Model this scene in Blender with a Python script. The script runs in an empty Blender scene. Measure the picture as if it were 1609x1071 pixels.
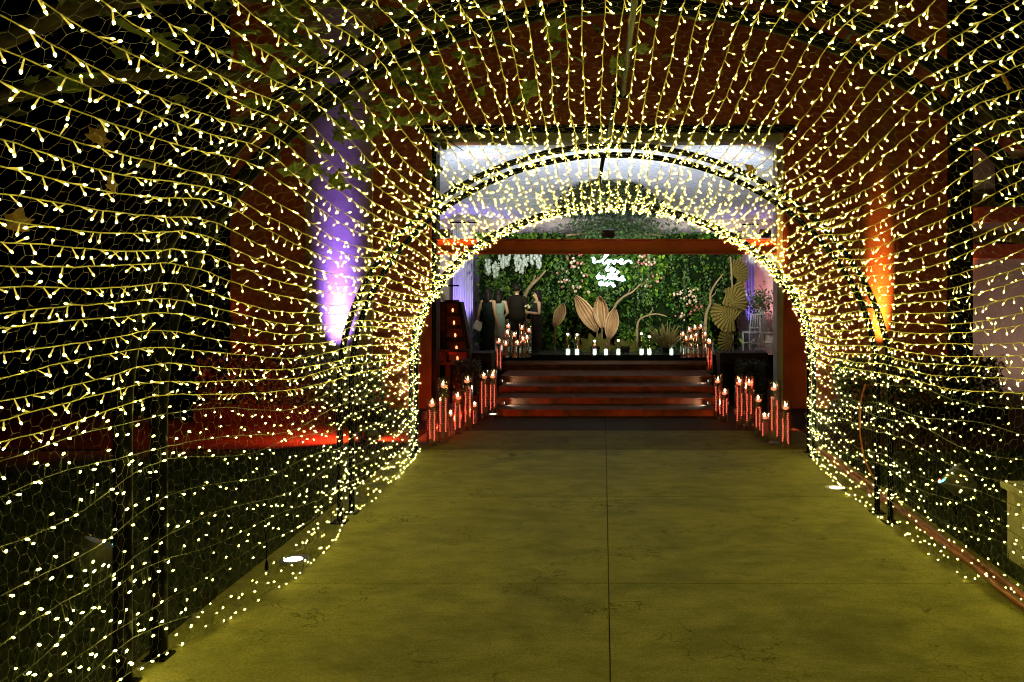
import bpy, math, random
import numpy as np
from mathutils import Vector, Matrix, Euler, noise

random.seed(7)
rng = np.random.default_rng(7)
PI = math.pi
SC = bpy.context.scene
COL = SC.collection

# ------------------------------------------------------------------ camera
CAM_H = 2.2
cam_d = bpy.data.cameras.new('camera')
cam_d.sensor_width = 36.0
cam_d.lens = 28.8
cam_d.shift_x = -0.0892
cam_d.shift_y = -0.0469
cam_d.clip_start = 0.05
cam_d.clip_end = 400
cam = bpy.data.objects.new('camera', cam_d)
cam.location = (0, 0, CAM_H)
cam.rotation_euler = (PI / 2, 0, 0)
COL.objects.link(cam)
SC.camera = cam

# ------------------------------------------------------------------ night sky
W = bpy.data.worlds.new('World')
SC.world = W
W.use_nodes = True
wn = W.node_tree
bg = wn.nodes['Background']
sky = wn.nodes.new('ShaderNodeTexSky')
sky.sky_type = 'NISHITA'
sky.sun_disc = False
sky.sun_elevation = math.radians(-4)
sky.sun_rotation = math.radians(200)
wn.links.new(sky.outputs[0], bg.inputs[0])
bg.inputs[1].default_value = 0.012
SC.view_settings.view_transform = 'Standard'
SC.view_settings.look = 'None'
SC.view_settings.gamma = 1
SC.view_settings.exposure = 0
SC.view_settings.use_curve_mapping = False
SC.cycles.use_denoising = True
SC.cycles.filter_width = 0.95
SC.cycles.max_bounces = 5
SC.cycles.use_adaptive_sampling = True
SC.cycles.adaptive_threshold = 0.02
SC.cycles.diffuse_bounces = 2
SC.cycles.glossy_bounces = 3
SC.cycles.transmission_bounces = 4
SC.cycles.transparent_max_bounces = 20
SC.cycles.sample_clamp_indirect = 4
SC.cycles.caustics_reflective = False
SC.cycles.caustics_refractive = False
SC.cycles.use_light_tree = True
SC.render.film_transparent = False

F = 1287.0


def P(px, py, d):
    """point at depth d that was measured at this place of the photograph"""
    return Vector(((px - 948) * d / F, d, CAM_H - (py - 460) * d / F))


# ------------------------------------------------------------------ materials
MATS = {}


def mat(name, col, rough=0.6, metal=0.0, vary=0.0, scale=8.0, bump=0.0, bscale=40.0, spec=0.5, trans=0.0,
        island=0.0, island_hue=0.0):
    if name in MATS:
        return MATS[name]
    m = bpy.data.materials.new(name)
    m.use_nodes = True
    t = m.node_tree
    b = t.nodes['Principled BSDF']
    b.inputs['Roughness'].default_value = rough
    b.inputs['Metallic'].default_value = metal
    b.inputs['Specular IOR Level'].default_value = spec
    c = (*col, 1)
    b.inputs['Base Color'].default_value = c
    last = None
    if vary > 0:
        tc = t.nodes.new('ShaderNodeTexCoord')
        n = t.nodes.new('ShaderNodeTexNoise')
        n.inputs['Scale'].default_value = scale
        n.inputs['Detail'].default_value = 5
        t.links.new(tc.outputs['Object'], n.inputs['Vector'])
        mx = t.nodes.new('ShaderNodeMix')
        mx.data_type = 'RGBA'
        mx.inputs[6].default_value = (*[v * (1 - vary) for v in col], 1)
        mx.inputs[7].default_value = (*[min(1, v * (1 + vary)) for v in col], 1)
        rp = t.nodes.new('ShaderNodeMapRange')
        rp.inputs[1].default_value = 0.3
        rp.inputs[2].default_value = 0.7
        t.links.new(n.outputs[0], rp.inputs[0])
        t.links.new(rp.outputs[0], mx.inputs[0])
        last = mx.outputs[2]
    if island > 0:
        g = t.nodes.new('ShaderNodeNewGeometry')
        hs = t.nodes.new('ShaderNodeHueSaturation')
        m1 = t.nodes.new('ShaderNodeMapRange')
        m1.inputs[3].default_value = 1 - island
        m1.inputs[4].default_value = 1 + island
        t.links.new(g.outputs['Random Per Island'], m1.inputs[0])
        t.links.new(m1.outputs[0], hs.inputs['Value'])
        m2 = t.nodes.new('ShaderNodeMapRange')
        m2.inputs[3].default_value = 0.5 + island_hue
        m2.inputs[4].default_value = 0.5 - island_hue
        t.links.new(g.outputs['Random Per Island'], m2.inputs[0])
        t.links.new(m2.outputs[0], hs.inputs['Hue'])
        hs.inputs['Color'].default_value = c
        if last:
            t.links.new(last, hs.inputs['Color'])
        last = hs.outputs[0]
    if last:
        t.links.new(last, b.inputs['Base Color'])
    if bump > 0:
        tc = t.nodes.new('ShaderNodeTexCoord')
        n = t.nodes.new('ShaderNodeTexNoise')
        n.inputs['Scale'].default_value = bscale
        n.inputs['Detail'].default_value = 6
        t.links.new(tc.outputs['Object'], n.inputs['Vector'])
        bp = t.nodes.new('ShaderNodeBump')
        bp.inputs['Strength'].default_value = bump
        bp.inputs['Distance'].default_value = 0.02
        t.links.new(n.outputs[0], bp.inputs['Height'])
        t.links.new(bp.outputs[0], b.inputs['Normal'])
    if trans > 0:   # thin leaf or cloth: light comes through
        tr = t.nodes.new('ShaderNodeBsdfTranslucent')
        tr.inputs[0].default_value = c
        if last:
            t.links.new(last, tr.inputs[0])
        ms = t.nodes.new('ShaderNodeMixShader')
        ms.inputs[0].default_value = trans
        t.links.new(b.outputs[0], ms.inputs[1])
        t.links.new(tr.outputs[0], ms.inputs[2])
        t.links.new(ms.outputs[0], t.nodes['Material Output'].inputs[0])
    MATS[name] = m
    return m


def glow(name, col, strength):
    if name in MATS:
        return MATS[name]
    m = bpy.data.materials.new(name)
    m.use_nodes = True
    t = m.node_tree
    t.nodes.remove(t.nodes['Principled BSDF'])
    e = t.nodes.new('ShaderNodeEmission')
    e.inputs[0].default_value = (*col, 1)
    e.inputs[1].default_value = strength
    t.links.new(e.outputs[0], t.nodes['Material Output'].inputs[0])
    MATS[name] = m
    return m


def thin_glass(name, tint=(0.96, 0.97, 0.97), refl=0.06):
    m = bpy.data.materials.new(name)
    m.use_nodes = True
    t = m.node_tree
    t.nodes.remove(t.nodes['Principled BSDF'])
    tr = t.nodes.new('ShaderNodeBsdfTransparent')
    tr.inputs[0].default_value = (*tint, 1)
    gl = t.nodes.new('ShaderNodeBsdfGlossy')
    gl.inputs['Roughness'].default_value = 0.05
    gl.inputs[0].default_value = (1, 1, 1, 1)
    lw = t.nodes.new('ShaderNodeLayerWeight')
    lw.inputs[0].default_value = 0.25
    mr = t.nodes.new('ShaderNodeMapRange')
    mr.inputs[3].default_value = refl
    mr.inputs[4].default_value = 0.75
    t.links.new(lw.outputs['Facing'], mr.inputs[0])
    ms = t.nodes.new('ShaderNodeMixShader')
    t.links.new(mr.outputs[0], ms.inputs[0])
    t.links.new(tr.outputs[0], ms.inputs[1])
    t.links.new(gl.outputs[0], ms.inputs[2])
    t.links.new(ms.outputs[0], t.nodes['Material Output'].inputs[0])
    MATS[name] = m
    return m


def concrete(name, base, dark, spec=0.15):
    m = bpy.data.materials.new(name)
    m.use_nodes = True
    t = m.node_tree
    b = t.nodes['Principled BSDF']
    b.inputs['Specular IOR Level'].default_value = spec
    tc = t.nodes.new('ShaderNodeTexCoord')
    mp = t.nodes.new('ShaderNodeMapping')
    mp.inputs['Scale'].default_value = (0.8, 1.1, 1)
    geo = t.nodes.new('ShaderNodeNewGeometry')
    t.links.new(geo.outputs['Position'], mp.inputs[0])
    n1 = t.nodes.new('ShaderNodeTexNoise')
    n1.inputs['Scale'].default_value = 1.3
    n1.inputs['Detail'].default_value = 9
    n1.inputs['Roughness'].default_value = 0.68
    n1.inputs['Distortion'].default_value = 0.6
    t.links.new(mp.outputs[0], n1.inputs['Vector'])
    r1 = t.nodes.new('ShaderNodeValToRGB')
    r1.color_ramp.elements[0].position = 0.30
    r1.color_ramp.elements[0].color = (*dark, 1)
    r1.color_ramp.elements[1].position = 0.55
    r1.color_ramp.elements[1].color = (*base, 1)
    t.links.new(n1.outputs[0], r1.inputs[0])
    # brushed streaks across the path and hairline cracks
    mp2 = t.nodes.new('ShaderNodeMapping')
    mp2.inputs['Scale'].default_value = (1.3, 2.2, 1)
    t.links.new(geo.outputs['Position'], mp2.inputs[0])
    n2 = t.nodes.new('ShaderNodeTexNoise')
    n2.inputs['Scale'].default_value = 2.2
    n2.inputs['Detail'].default_value = 8
    n2.inputs['Roughness'].default_value = 0.75
    t.links.new(mp2.outputs[0], n2.inputs['Vector'])
    r2 = t.nodes.new('ShaderNodeMapRange')
    r2.inputs[1].default_value = 0.33
    r2.inputs[2].default_value = 0.60
    r2.inputs[3].default_value = 0.72
    r2.inputs[4].default_value = 1.12
    t.links.new(n2.outputs[0], r2.inputs[0])
    n3 = t.nodes.new('ShaderNodeTexNoise')
    n3.inputs['Scale'].default_value = 60
    n3.inputs['Detail'].default_value = 4
    t.links.new(geo.outputs['Position'], n3.inputs['Vector'])
    r3 = t.nodes.new('ShaderNodeMapRange')
    r3.inputs[1].default_value = 0.3
    r3.inputs[2].default_value = 0.7
    r3.inputs[3].default_value = 0.74
    r3.inputs[4].default_value = 1.22
    t.links.new(n3.outputs[0], r3.inputs[0])
    # dark worm-like marks left by old leaves and cracks
    v = t.nodes.new('ShaderNodeTexVoronoi')
    v.feature = 'DISTANCE_TO_EDGE'
    v.inputs['Scale'].default_value = 1.9
    nd = t.nodes.new('ShaderNodeTexNoise')
    nd.inputs['Scale'].default_value = 3.0
    nd.inputs['Detail'].default_value = 4
    t.links.new(geo.outputs['Position'], nd.inputs['Vector'])
    va = t.nodes.new('ShaderNodeVectorMath')
    va.operation = 'MULTIPLY_ADD'
    va.inputs[1].default_value = (1.1, 1.1, 0)
    t.links.new(nd.outputs['Color'], va.inputs[0])
    t.links.new(geo.outputs['Position'], va.inputs[2])
    t.links.new(va.outputs[0], v.inputs['Vector'])
    r4 = t.nodes.new('ShaderNodeMapRange')
    r4.inputs[1].default_value = 0.0
    r4.inputs[2].default_value = 0.016
    r4.inputs[3].default_value = 0.30
    r4.inputs[4].default_value = 1.0
    t.links.new(v.outputs['Distance'], r4.inputs[0])
    n5 = t.nodes.new('ShaderNodeTexNoise')
    n5.inputs['Scale'].default_value = 1.1
    t.links.new(geo.outputs['Position'], n5.inputs['Vector'])
    r5 = t.nodes.new('ShaderNodeMapRange')
    r5.inputs[1].default_value = 0.50
    r5.inputs[2].default_value = 0.60
    t.links.new(n5.outputs[0], r5.inputs[0])
    mxc = t.nodes.new('ShaderNodeMix')
    mxc.data_type = 'FLOAT'
    mxc.inputs[2].default_value = 1.0
    t.links.new(r5.outputs[0], mxc.inputs[0])
    t.links.new(r4.outputs[0], mxc.inputs[3])
    cur = r1.outputs[0]
    for s in (r2.outputs[0], r3.outputs[0], mxc.outputs[0]):
        vm = t.nodes.new('ShaderNodeVectorMath')
        vm.operation = 'SCALE'
        t.links.new(cur, vm.inputs[0])
        t.links.new(s, vm.inputs['Scale'])
        cur = vm.outputs[0]
    t.links.new(cur, b.inputs['Base Color'])
    rr = t.nodes.new('ShaderNodeMapRange')
    rr.inputs[3].default_value = 0.5
    rr.inputs[4].default_value = 0.85
    t.links.new(n1.outputs[0], rr.inputs[0])
    t.links.new(rr.outputs[0], b.inputs['Roughness'])
    bp = t.nodes.new('ShaderNodeBump')
    bp.inputs['Strength'].default_value = 0.25
    bp.inputs['Distance'].default_value = 0.01
    t.links.new(n3.outputs[0], bp.inputs['Height'])
    t.links.new(bp.outputs[0], b.inputs['Normal'])
    MATS[name] = m
    return m


# ------------------------------------------------------------------ mesh builder
class MB:
    def __init__(self):
        self.v, self.f, self.mi = [], [], []

    def add(self, vs, fs, mi=0):
        o = len(self.v)
        self.v += [tuple(p) for p in vs]
        self.f += [tuple(i + o for i in q) for q in fs]
        self.mi += [mi] * len(fs)

    def box(self, x0, x1, y0, y1, z0, z1, mi=0, c=0.0, M=None):
        """box with chamfered vertical + top edges when c > 0"""
        if c <= 0:
            vs = [(x, y, z) for z in (z0, z1) for y in (y0, y1) for x in (x0, x1)]
            fs = [(0, 2, 3, 1), (4, 5, 7, 6), (0, 1, 5, 4), (2, 6, 7, 3), (0, 4, 6, 2), (1, 3, 7, 5)]
        else:
            def ring(e, z):
                return [(x0 + e, y0, z), (x1 - e, y0, z), (x1, y0 + e, z), (x1, y1 - e, z), (x1 - e, y1, z),
                        (x0 + e, y1, z), (x0, y1 - e, z), (x0, y0 + e, z)]

            def inner(z):
                return [(x0 + 2 * c, y0 + c, z), (x1 - 2 * c, y0 + c, z), (x1 - c, y0 + 2 * c, z), (x1 - c, y1 - 2 * c, z),
                        (x1 - 2 * c, y1 - c, z), (x0 + 2 * c, y1 - c, z), (x0 + c, y1 - 2 * c, z), (x0 + c, y0 + 2 * c, z)]
            vs = inner(z0) + ring(c, z0 + c) + ring(c, z1 - c) + inner(z1)
            fs = [tuple(range(7, -1, -1)), tuple(range(24, 32))]
            for k in range(3):
                for i in range(8):
                    j = (i + 1) % 8
                    fs.append((k * 8 + i, k * 8 + j, k * 8 + 8 + j, k * 8 + 8 + i))
        if M is not None:
            vs = [M @ Vector(p) for p in vs]
        self.add(vs, fs, mi)
        return self

    def tube(self, pts, r, n=6, mi=0, caps=True, closed=False):
        pts = [Vector(p) for p in pts]
        m = len(pts)
        rs = r if hasattr(r, '__len__') else [r] * m
        vs = []
        up = None
        for i in range(m):
            a = pts[(i - 1) % m] if (closed or i > 0) else pts[i]
            b = pts[(i + 1) % m] if (closed or i < m - 1) else pts[i]
            tg = (b - a)
            tg = tg.normalized() if tg.length > 1e-9 else Vector((0, 0, 1))
            if up is None:
                ref = Vector((0, 0, 1)) if abs(tg.z) < 0.9 else Vector((1, 0, 0))
                up = (ref - tg * ref.dot(tg)).normalized()
            else:
                up = (up - tg * up.dot(tg))
                up = up.normalized() if up.length > 1e-6 else Vector((1, 0, 0))
            sd = tg.cross(up)
            for k in range(n):
                an = 2 * PI * k / n
                vs.append(pts[i] + (up * math.cos(an) + sd * math.sin(an)) * rs[i])
        fs = []
        for i in range(m if closed else m - 1):
            i2 = (i + 1) % m
            for k in range(n):
                k2 = (k + 1) % n
                fs.append((i * n + k, i * n + k2, i2 * n + k2, i2 * n + k))
        if caps and not closed:
            fs.append(tuple(range(n - 1, -1, -1)))
            fs.append(tuple((m - 1) * n + k for k in range(n)))
        self.add(vs, fs, mi)
        return self

    def lathe(self, prof, n=16, mi=0, M=None, sx=1.0, sy=1.0, mis=None):
        vs, fs, ms = [], [], []
        for (r, z) in prof:
            for k in range(n):
                an = 2 * PI * k / n
                vs.append(Vector((r * math.cos(an) * sx, r * math.sin(an) * sy, z)))
        for i in range(len(prof) - 1):
            for k in range(n):
                k2 = (k + 1) % n
                fs.append((i * n + k, i * n + k2, (i + 1) * n + k2, (i + 1) * n + k))
                ms.append(mis[i] if mis else mi)
        if prof[0][0] > 1e-5:
            fs.append(tuple(range(n - 1, -1, -1)))
            ms.append(mis[0] if mis else mi)
        if prof[-1][0] > 1e-5:
            fs.append(tuple((len(prof) - 1) * n + k for k in range(n)))
            ms.append(mis[-1] if mis else mi)
        if M is not None:
            vs = [M @ p for p in vs]
        o = len(self.v)
        self.v += [tuple(p) for p in vs]
        self.f += [tuple(i + o for i in q) for q in fs]
        self.mi += ms
        return self

    def ball(self, c, r, n=6, m=4, mi=0, s=(1, 1, 1)):
        prof = [(max(1e-4, math.sin(PI * i / m)) * r, -math.cos(PI * i / m) * r) for i in range(m + 1)]
        M = Matrix.Translation(c) @ Matrix.Diagonal((*s, 1))
        return self.lathe(prof, n, mi, M)

    def mesh(self, name, mats, smooth=False):
        me = bpy.data.meshes.new(name)
        me.from_pydata(self.v, [], self.f)
        for m in (mats if isinstance(mats, (list, tuple)) else [mats]):
            me.materials.append(m)
        if any(self.mi):
            me.polygons.foreach_set('material_index', self.mi)
        if smooth:
            me.polygons.foreach_set('use_smooth', [True] * len(me.polygons))
        me.update()
        return me

    def build(self, name, mats, parent=None, smooth=False, loc=None):
        return link(name, self.mesh(name, mats, smooth), parent, loc)


def link(name, data, parent=None, loc=None):
    o = bpy.data.objects.new(name, data)
    COL.objects.link(o)
    if parent is not None:
        o.parent = parent
    if loc is not None:
        o.location = loc
    return o


def tag(o, label=None, cat=None, group=None, kind=None):
    if label:
        o['label'] = label
    if cat:
        o['category'] = cat
    if group:
        o['group'] = group
    if kind:
        o['kind'] = kind
    return o


def thing(name, label, cat, loc=(0, 0, 0), rz=0.0, group=None):
    o = bpy.data.objects.new(name, None)
    o.empty_display_size = 0.1
    COL.objects.link(o)
    o.location = loc
    o.rotation_euler = (0, 0, rz)
    return tag(o, label, cat, group)


def raw_mesh(name, verts, faces, mats, mi=None, smooth=False):
    """fast mesh from arrays; faces all of one size"""
    me = bpy.data.meshes.new(name)
    nv, nf, k = len(verts), len(faces), faces.shape[1]
    me.vertices.add(nv)
    me.vertices.foreach_set('co', np.ascontiguousarray(verts, dtype=np.float32).ravel())
    me.loops.add(nf * k)
    me.loops.foreach_set('vertex_index', np.ascontiguousarray(faces, dtype=np.int32).ravel())
    me.polygons.add(nf)
    me.polygons.foreach_set('loop_start', np.arange(0, nf * k, k, dtype=np.int32))
    me.polygons.foreach_set('loop_total', np.full(nf, k, dtype=np.int32))
    for m in mats:
        me.materials.append(m)
    if mi is not None:
        me.polygons.foreach_set('material_index', np.ascontiguousarray(mi, dtype=np.int32))
    if smooth:
        me.polygons.foreach_set('use_smooth', np.ones(nf, dtype=bool))
    me.update(calc_edges=True)
    return me


def spot(parent, loc, target, col, watts, deg, blend=1.0, size=0.04):
    """a lamp's own light, kept under its fixture (loc and target in world space)"""
    L = bpy.data.lights.new('lamp_light', 'SPOT')
    L.color = col
    L.energy = watts
    L.spot_size = math.radians(deg)
    L.spot_blend = blend
    L.shadow_soft_size = size
    o = bpy.data.objects.new('lamp_light', L)
    COL.objects.link(o)
    o.location = loc
    d = Vector(target) - Vector(loc)
    o.rotation_euler = d.to_track_quat('-Z', 'Y').to_euler()
    o.parent = parent
    if parent is not None:
        o.matrix_parent_inverse = Matrix.Translation(parent.location).inverted()
    return o


def catmull(pts, k=6):
    pts = [Vector(p) for p in pts]
    out = []
    for i in range(len(pts) - 1):
        p0 = pts[max(0, i - 1)]
        p1, p2 = pts[i], pts[i + 1]
        p3 = pts[min(len(pts) - 1, i + 2)]
        for j in range(k):
            t = j / k
            out.append(0.5 * ((2 * p1) + (p2 - p0) * t + (2 * p0 - 5 * p1 + 4 * p2 - p3) * t * t
                              + (3 * p1 - p0 - 3 * p2 + p3) * t ** 3))
    out.append(pts[-1])
    return out


ORD = ['zeroth', 'first', 'second', 'third', 'fourth', 'fifth', 'sixth', 'seventh', 'eighth', 'ninth', 'tenth', 'eleventh',
       'twelfth', 'thirteenth', 'fourteenth', 'fifteenth', 'sixteenth', 'seventeenth', 'eighteenth', 'nineteenth']
TENS = {2: ('twentieth', 'twenty'), 3: ('thirtieth', 'thirty'), 4: ('fortieth', 'forty')}


def ordinal(n):
    if n < 20:
        return ORD[n]
    a, b = divmod(n, 10)
    return TENS[a][0] if b == 0 else TENS[a][1] + '-' + ORD[b]


# ------------------------------------------------------------------ shared materials
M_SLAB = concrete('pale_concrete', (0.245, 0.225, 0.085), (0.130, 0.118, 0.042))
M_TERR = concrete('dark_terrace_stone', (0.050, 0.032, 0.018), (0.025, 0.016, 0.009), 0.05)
M_MID = concrete('falloff_concrete', (0.155, 0.138, 0.055), (0.085, 0.074, 0.030), 0.06)  # darker tone paints in the bulb light fading past the tunnel end
M_LAWN = mat('dark_soil', (0.02, 0.022, 0.01), 0.95, vary=0.5, scale=6, bump=0.6, bscale=25)
M_GRASS = mat('grass_blade', (0.025, 0.045, 0.012), 0.8, island=0.4, island_hue=0.02)
M_BLACK = mat('black_painted_steel', (0.002, 0.002, 0.002), 0.5, vary=0.3, scale=30, spec=0.06)
M_BLACKWOOD = mat('black_stained_wood', (0.008, 0.006, 0.006), 0.6, vary=0.4, scale=12, spec=0.2)
M_WIRE = mat('galvanised_wire', (0.22, 0.22, 0.20), 0.45, metal=0.4)
M_CORD = mat('clear_gold_cord', (0.36, 0.33, 0.055), 0.5)
M_CORD2 = mat('dark_green_cord', (0.05, 0.06, 0.02), 0.5)
M_STEM = mat('bulb_husk', (0.80, 0.72, 0.35), 0.4)
M_LED = glow('warm_led', (1.0, 0.88, 0.135), 42.0)
_t = M_LED.node_tree
_g, _o = _t.nodes.new('ShaderNodeNewGeometry'), _t.nodes.new('ShaderNodeObjectInfo')
_a, _f, _r = _t.nodes.new('ShaderNodeMath'), _t.nodes.new('ShaderNodeMath'), _t.nodes.new('ShaderNodeMapRange')
_a.operation, _f.operation = 'ADD', 'FRACT'
_r.inputs[3].default_value, _r.inputs[4].default_value = 8.0, 64.0
_t.links.new(_g.outputs['Random Per Island'], _a.inputs[0])
_t.links.new(_o.outputs['Random'], _a.inputs[1])
_t.links.new(_a.outputs[0], _f.inputs[0])
_t.links.new(_f.outputs[0], _r.inputs[0])
_t.links.new(_r.outputs[0], _t.nodes['Emission'].inputs[1])
M_HUSK = glow('lit_husk', (1.0, 0.78, 0.10), 0.75)
M_RED = mat('dark_red_plaster', (0.43, 0.075, 0.036), 0.8, vary=0.25, scale=2.2, bump=0.3, bscale=30)
M_REDBEAM = mat('red_oxide_paint', (0.48, 0.085, 0.035), 0.5, vary=0.12, scale=4)
M_WHITE = mat('white_paint', (0.72, 0.72, 0.74), 0.7, vary=0.06, scale=1.5)
M_CEIL = mat('white_ceiling_board', (0.70, 0.72, 0.76), 0.7, vary=0.03, scale=3)
M_WOOD = mat('brown_step_board', (0.115, 0.040, 0.018), 0.8, vary=0.35, scale=5, spec=0.15)
M_GLASS = thin_glass('clear_glass', refl=0.09)
M_WATER = thin_glass('vase_water', (0.97, 0.93, 0.90), 0.02)

# ------------------------------------------------------------------ setting: ground, lawn, path, terrace
mb = MB()
mb.add([(-150, -60, -0.03), (150, -60, -0.03), (150, 250, -0.03), (-150, 250, -0.03)], [(0, 1, 2, 3)])
tag(mb.build('ground', M_LAWN), kind='structure')

path = thing('path', None, None)
tag(path, kind='structure')
ys = [-1.75, 0.9, 3.55, 6.2, 8.85, 11.5, 13.1]
gap = 0.004
for i in range(len(ys) - 1):
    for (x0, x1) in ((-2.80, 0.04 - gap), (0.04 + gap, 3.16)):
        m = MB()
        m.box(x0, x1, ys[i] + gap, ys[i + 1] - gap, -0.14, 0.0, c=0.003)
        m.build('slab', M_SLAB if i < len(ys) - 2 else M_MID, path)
m = MB()
m.box(-2.78, 3.14, ys[0], ys[-1] - 0.02, -0.145, -0.022)
m.build('joint_bed', M_LAWN, path)

terr = thing('terrace', None, None)
tag(terr, kind='structure')
xs_t = [-14, -11.2, -8.4, -5.6, -2.8, 0.04, 3.16, 5.9, 8.7, 11.5]
for i in range(len(xs_t) - 1):
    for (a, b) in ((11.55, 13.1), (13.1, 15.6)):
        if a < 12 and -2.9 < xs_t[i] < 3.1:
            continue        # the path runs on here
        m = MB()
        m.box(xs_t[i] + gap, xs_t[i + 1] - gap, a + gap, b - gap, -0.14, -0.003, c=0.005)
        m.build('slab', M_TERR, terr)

# grass on both lawns
def grass(n, x0, x1, y0, y1):
    c = np.stack([rng.uniform(x0, x1, n), rng.uniform(y0, y1, n), np.full(n, -0.03)], 1)
    a = rng.uniform(0, 2 * PI, n)
    h = rng.uniform(0.03, 0.085, n)
    w = rng.uniform(0.004, 0.008, n)
    dx = np.stack([np.cos(a), np.sin(a), np.zeros(n)], 1) * w[:, None]
    ln = rng.normal(0, 0.025, (n, 3))
    ln[:, 2] = h
    v = np.stack([c - dx, c + dx, c + ln], 1).reshape(-1, 3)
    f = np.arange(3 * n).reshape(-1, 3)
    return v, f


v1, f1 = grass(26000, -7.0, -2.82, 2.6, 11.5)
v2, f2 = grass(20000, 3.18, 7.0, 3.5, 11.5)
tag(link('grass', raw_mesh('grass', np.vstack([v1, v2]), np.vstack([f1, f2 + len(v1)]), [M_GRASS])),
    'short dark grass on both sides of the concrete path', 'grass', kind='stuff')

# ------------------------------------------------------------------ tunnel shape
RY = np.array([1.2, 4.78, 8.02, 11.15])
RL = np.array([-2.72, -2.66, -2.48, -2.55])
RR = np.array([3.05, 3.00, 2.70, 2.80])
RS = np.array([1.55, 1.50, 1.33, 1.30])
RA = np.array([4.10, 3.92, 3.56, 3.34])
BAYS = [(1.2, 4.60), (4.95, 7.85), (8.20, 11.0)]
QL = 0.135


def section(y):
    return tuple(np.interp(y, RY, a) for a in (RL, RR, RS, RA))


def surf(q, y, off=0.0):
    """point of the netting: q runs 0..1 from the foot on one side over the crown to the other foot"""
    q = np.asarray(q, float)
    y = np.asarray(y, float) + 0 * q
    q = q + 0 * y
    L, R, s, A = section(y)
    c, a, b = (L + R) / 2, (R - L) / 2, A - s
    amt = np.zeros_like(y)
    bay = np.zeros_like(y)
    for k, (y0, y1) in enumerate(BAYS):
        u = np.clip((y - y0) / (y1 - y0), 0, 1)
        amt = amt + 4 * u * (1 - u)
        bay = np.where((y > y0) & (y < y1), k, bay)
    th = PI - PI * (np.clip(q, QL, 1 - QL) - QL) / (1 - 2 * QL)
    lowl, lowr = q < QL, q > 1 - QL
    z = np.where(lowl, s * q / QL, np.where(lowr, s * (1 - q) / QL, s + (b - off) * np.sin(th)))
    x = np.where(lowl, L + off, np.where(lowr, R - off, c + (a - off) * np.cos(th)))
    low = lowl | lowr
    side = np.where(x < c, 1.0, -1.0)
    zz = np.clip(z / s, 0, 1)
    sg = np.sin(th)
    dep = np.choose(bay.astype(int), [0.55, 0.62, 0.40])
    z = z - np.where(low, 0.08 * zz * amt * dep, amt * dep * (0.08 + 0.20 * sg ** 0.8))
    x = x + side * np.where(low, amt * (0.03 + 0.08 * np.sin(PI * np.clip(zz * 0.9 + 0.1, 0, 1))), amt * 0.07 * np.abs(np.cos(th)))
    # the foot of the netting spills onto the path after the first frame
    x = x + np.where(lowl & (bay == 1), amt * 0.13 * (1 - zz), 0)
    w = 0.007 * (np.sin(y * 3.1 + q * 37) + np.sin(y * 5.3 - q * 61 + 1.0)) * np.minimum(1, amt + 0.15)
    x = x + w * side * 0.8
    z = z + 0.005 * np.sin(y * 4.3 + q * 53) * np.minimum(1, amt + 0.1)
    z = np.maximum(z, 0.012)
    return np.stack([x, y, z], -1)


def inward(q, y):
    e = 1e-3
    t = surf(q + e, y) - surf(q - e, y)
    n = np.stack([t[..., 2], 0 * t[..., 0], -t[..., 0]], -1)
    return -n / (np.linalg.norm(n, axis=-1, keepdims=True) + 1e-9) * -1.0


# ------------------------------------------------------------------ frames of the tunnel (double hoops)
def hoop_pts(y, n=48, off=-0.035):
    L, R, s, A = section(y)
    c, a, b = (L + R) / 2, (R - L) / 2, A - s
    pts = [Vector((L + off, y, 0.0)), Vector((L + off, y, s * 0.5))]
    for i in range(n + 1):
        th = PI - PI * i / n
        pts.append(Vector((c + (a - off) * math.cos(th), y, s + (b - off) * math.sin(th))))
    pts += [Vector((R - off, y, s * 0.5)), Vector((R - off, y, 0.0))]
    return pts


FRAMES = [((4.60, 4.95), 'black double steel hoop nearest the front of the light tunnel'),
          ((7.85, 8.20), 'black double steel hoop halfway down the light tunnel, crossing the white ceiling'),
          ((11.00, 11.30), 'black double steel hoop at the stair end of the light tunnel')]
for (yy, lab) in FRAMES:
    t = thing('arch_frame', lab, 'arch frame', (0.1, yy[0], 0), group='steel hoops of the light tunnel')
    base = Vector((0.1, yy[0], 0))
    pp = [[p - base for p in hoop_pts(y)] for y in yy]
    for p in pp:
        m = MB()
        m.tube(p, 0.050 if yy[0] < 5 else 0.030, 10)
        m.build('hoop', M_BLACK, t, smooth=True)
    n = len(pp[0])
    for i in (1, 5, 11, 17, 23, 27, 33, 39, 45, n - 2):
        m = MB()
        m.tube([pp[0][i], pp[1][i]], 0.012, 6)
        m.build('rung', M_BLACK, t)
    for p in pp:
        for q in (p[0], p[-1]):
            m = MB()
            m.box(q.x - 0.07, q.x + 0.07, q.y - 0.07, q.y + 0.07, 0.0, 0.012, c=0.003)
            m.build('foot_plate', M_BLACK, t)

# ridge pole in two lengths that do not quite line up
a0 = Vector((0.22, 1.3, 4.03))
ridge = thing('ridge_pole', 'thin black ridge pole running along the crown between the hoops', 'pole', (0.2, 4.7, 3.9))
for (p, q) in (((0.22, 1.3, 4.06), (0.15, 6.3, 3.72)), ((0.10, 6.05, 3.72), (0.03, 8.1, 3.58)), ((0.0, 7.95, 3.52), (-0.12, 11.2, 3.33))):
    m = MB()
    m.tube([Vector(p) - ridge.location, Vector(q) - ridge.location], 0.02, 8)
    s_ = m.build('pole_length', M_BLACK, ridge, smooth=True)
    e = Vector(q) - ridge.location
    m = MB()
    m.ball(e, 0.032, 10, 6)
    m.build('joint_knob', M_BLACK, s_, smooth=True)

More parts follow.
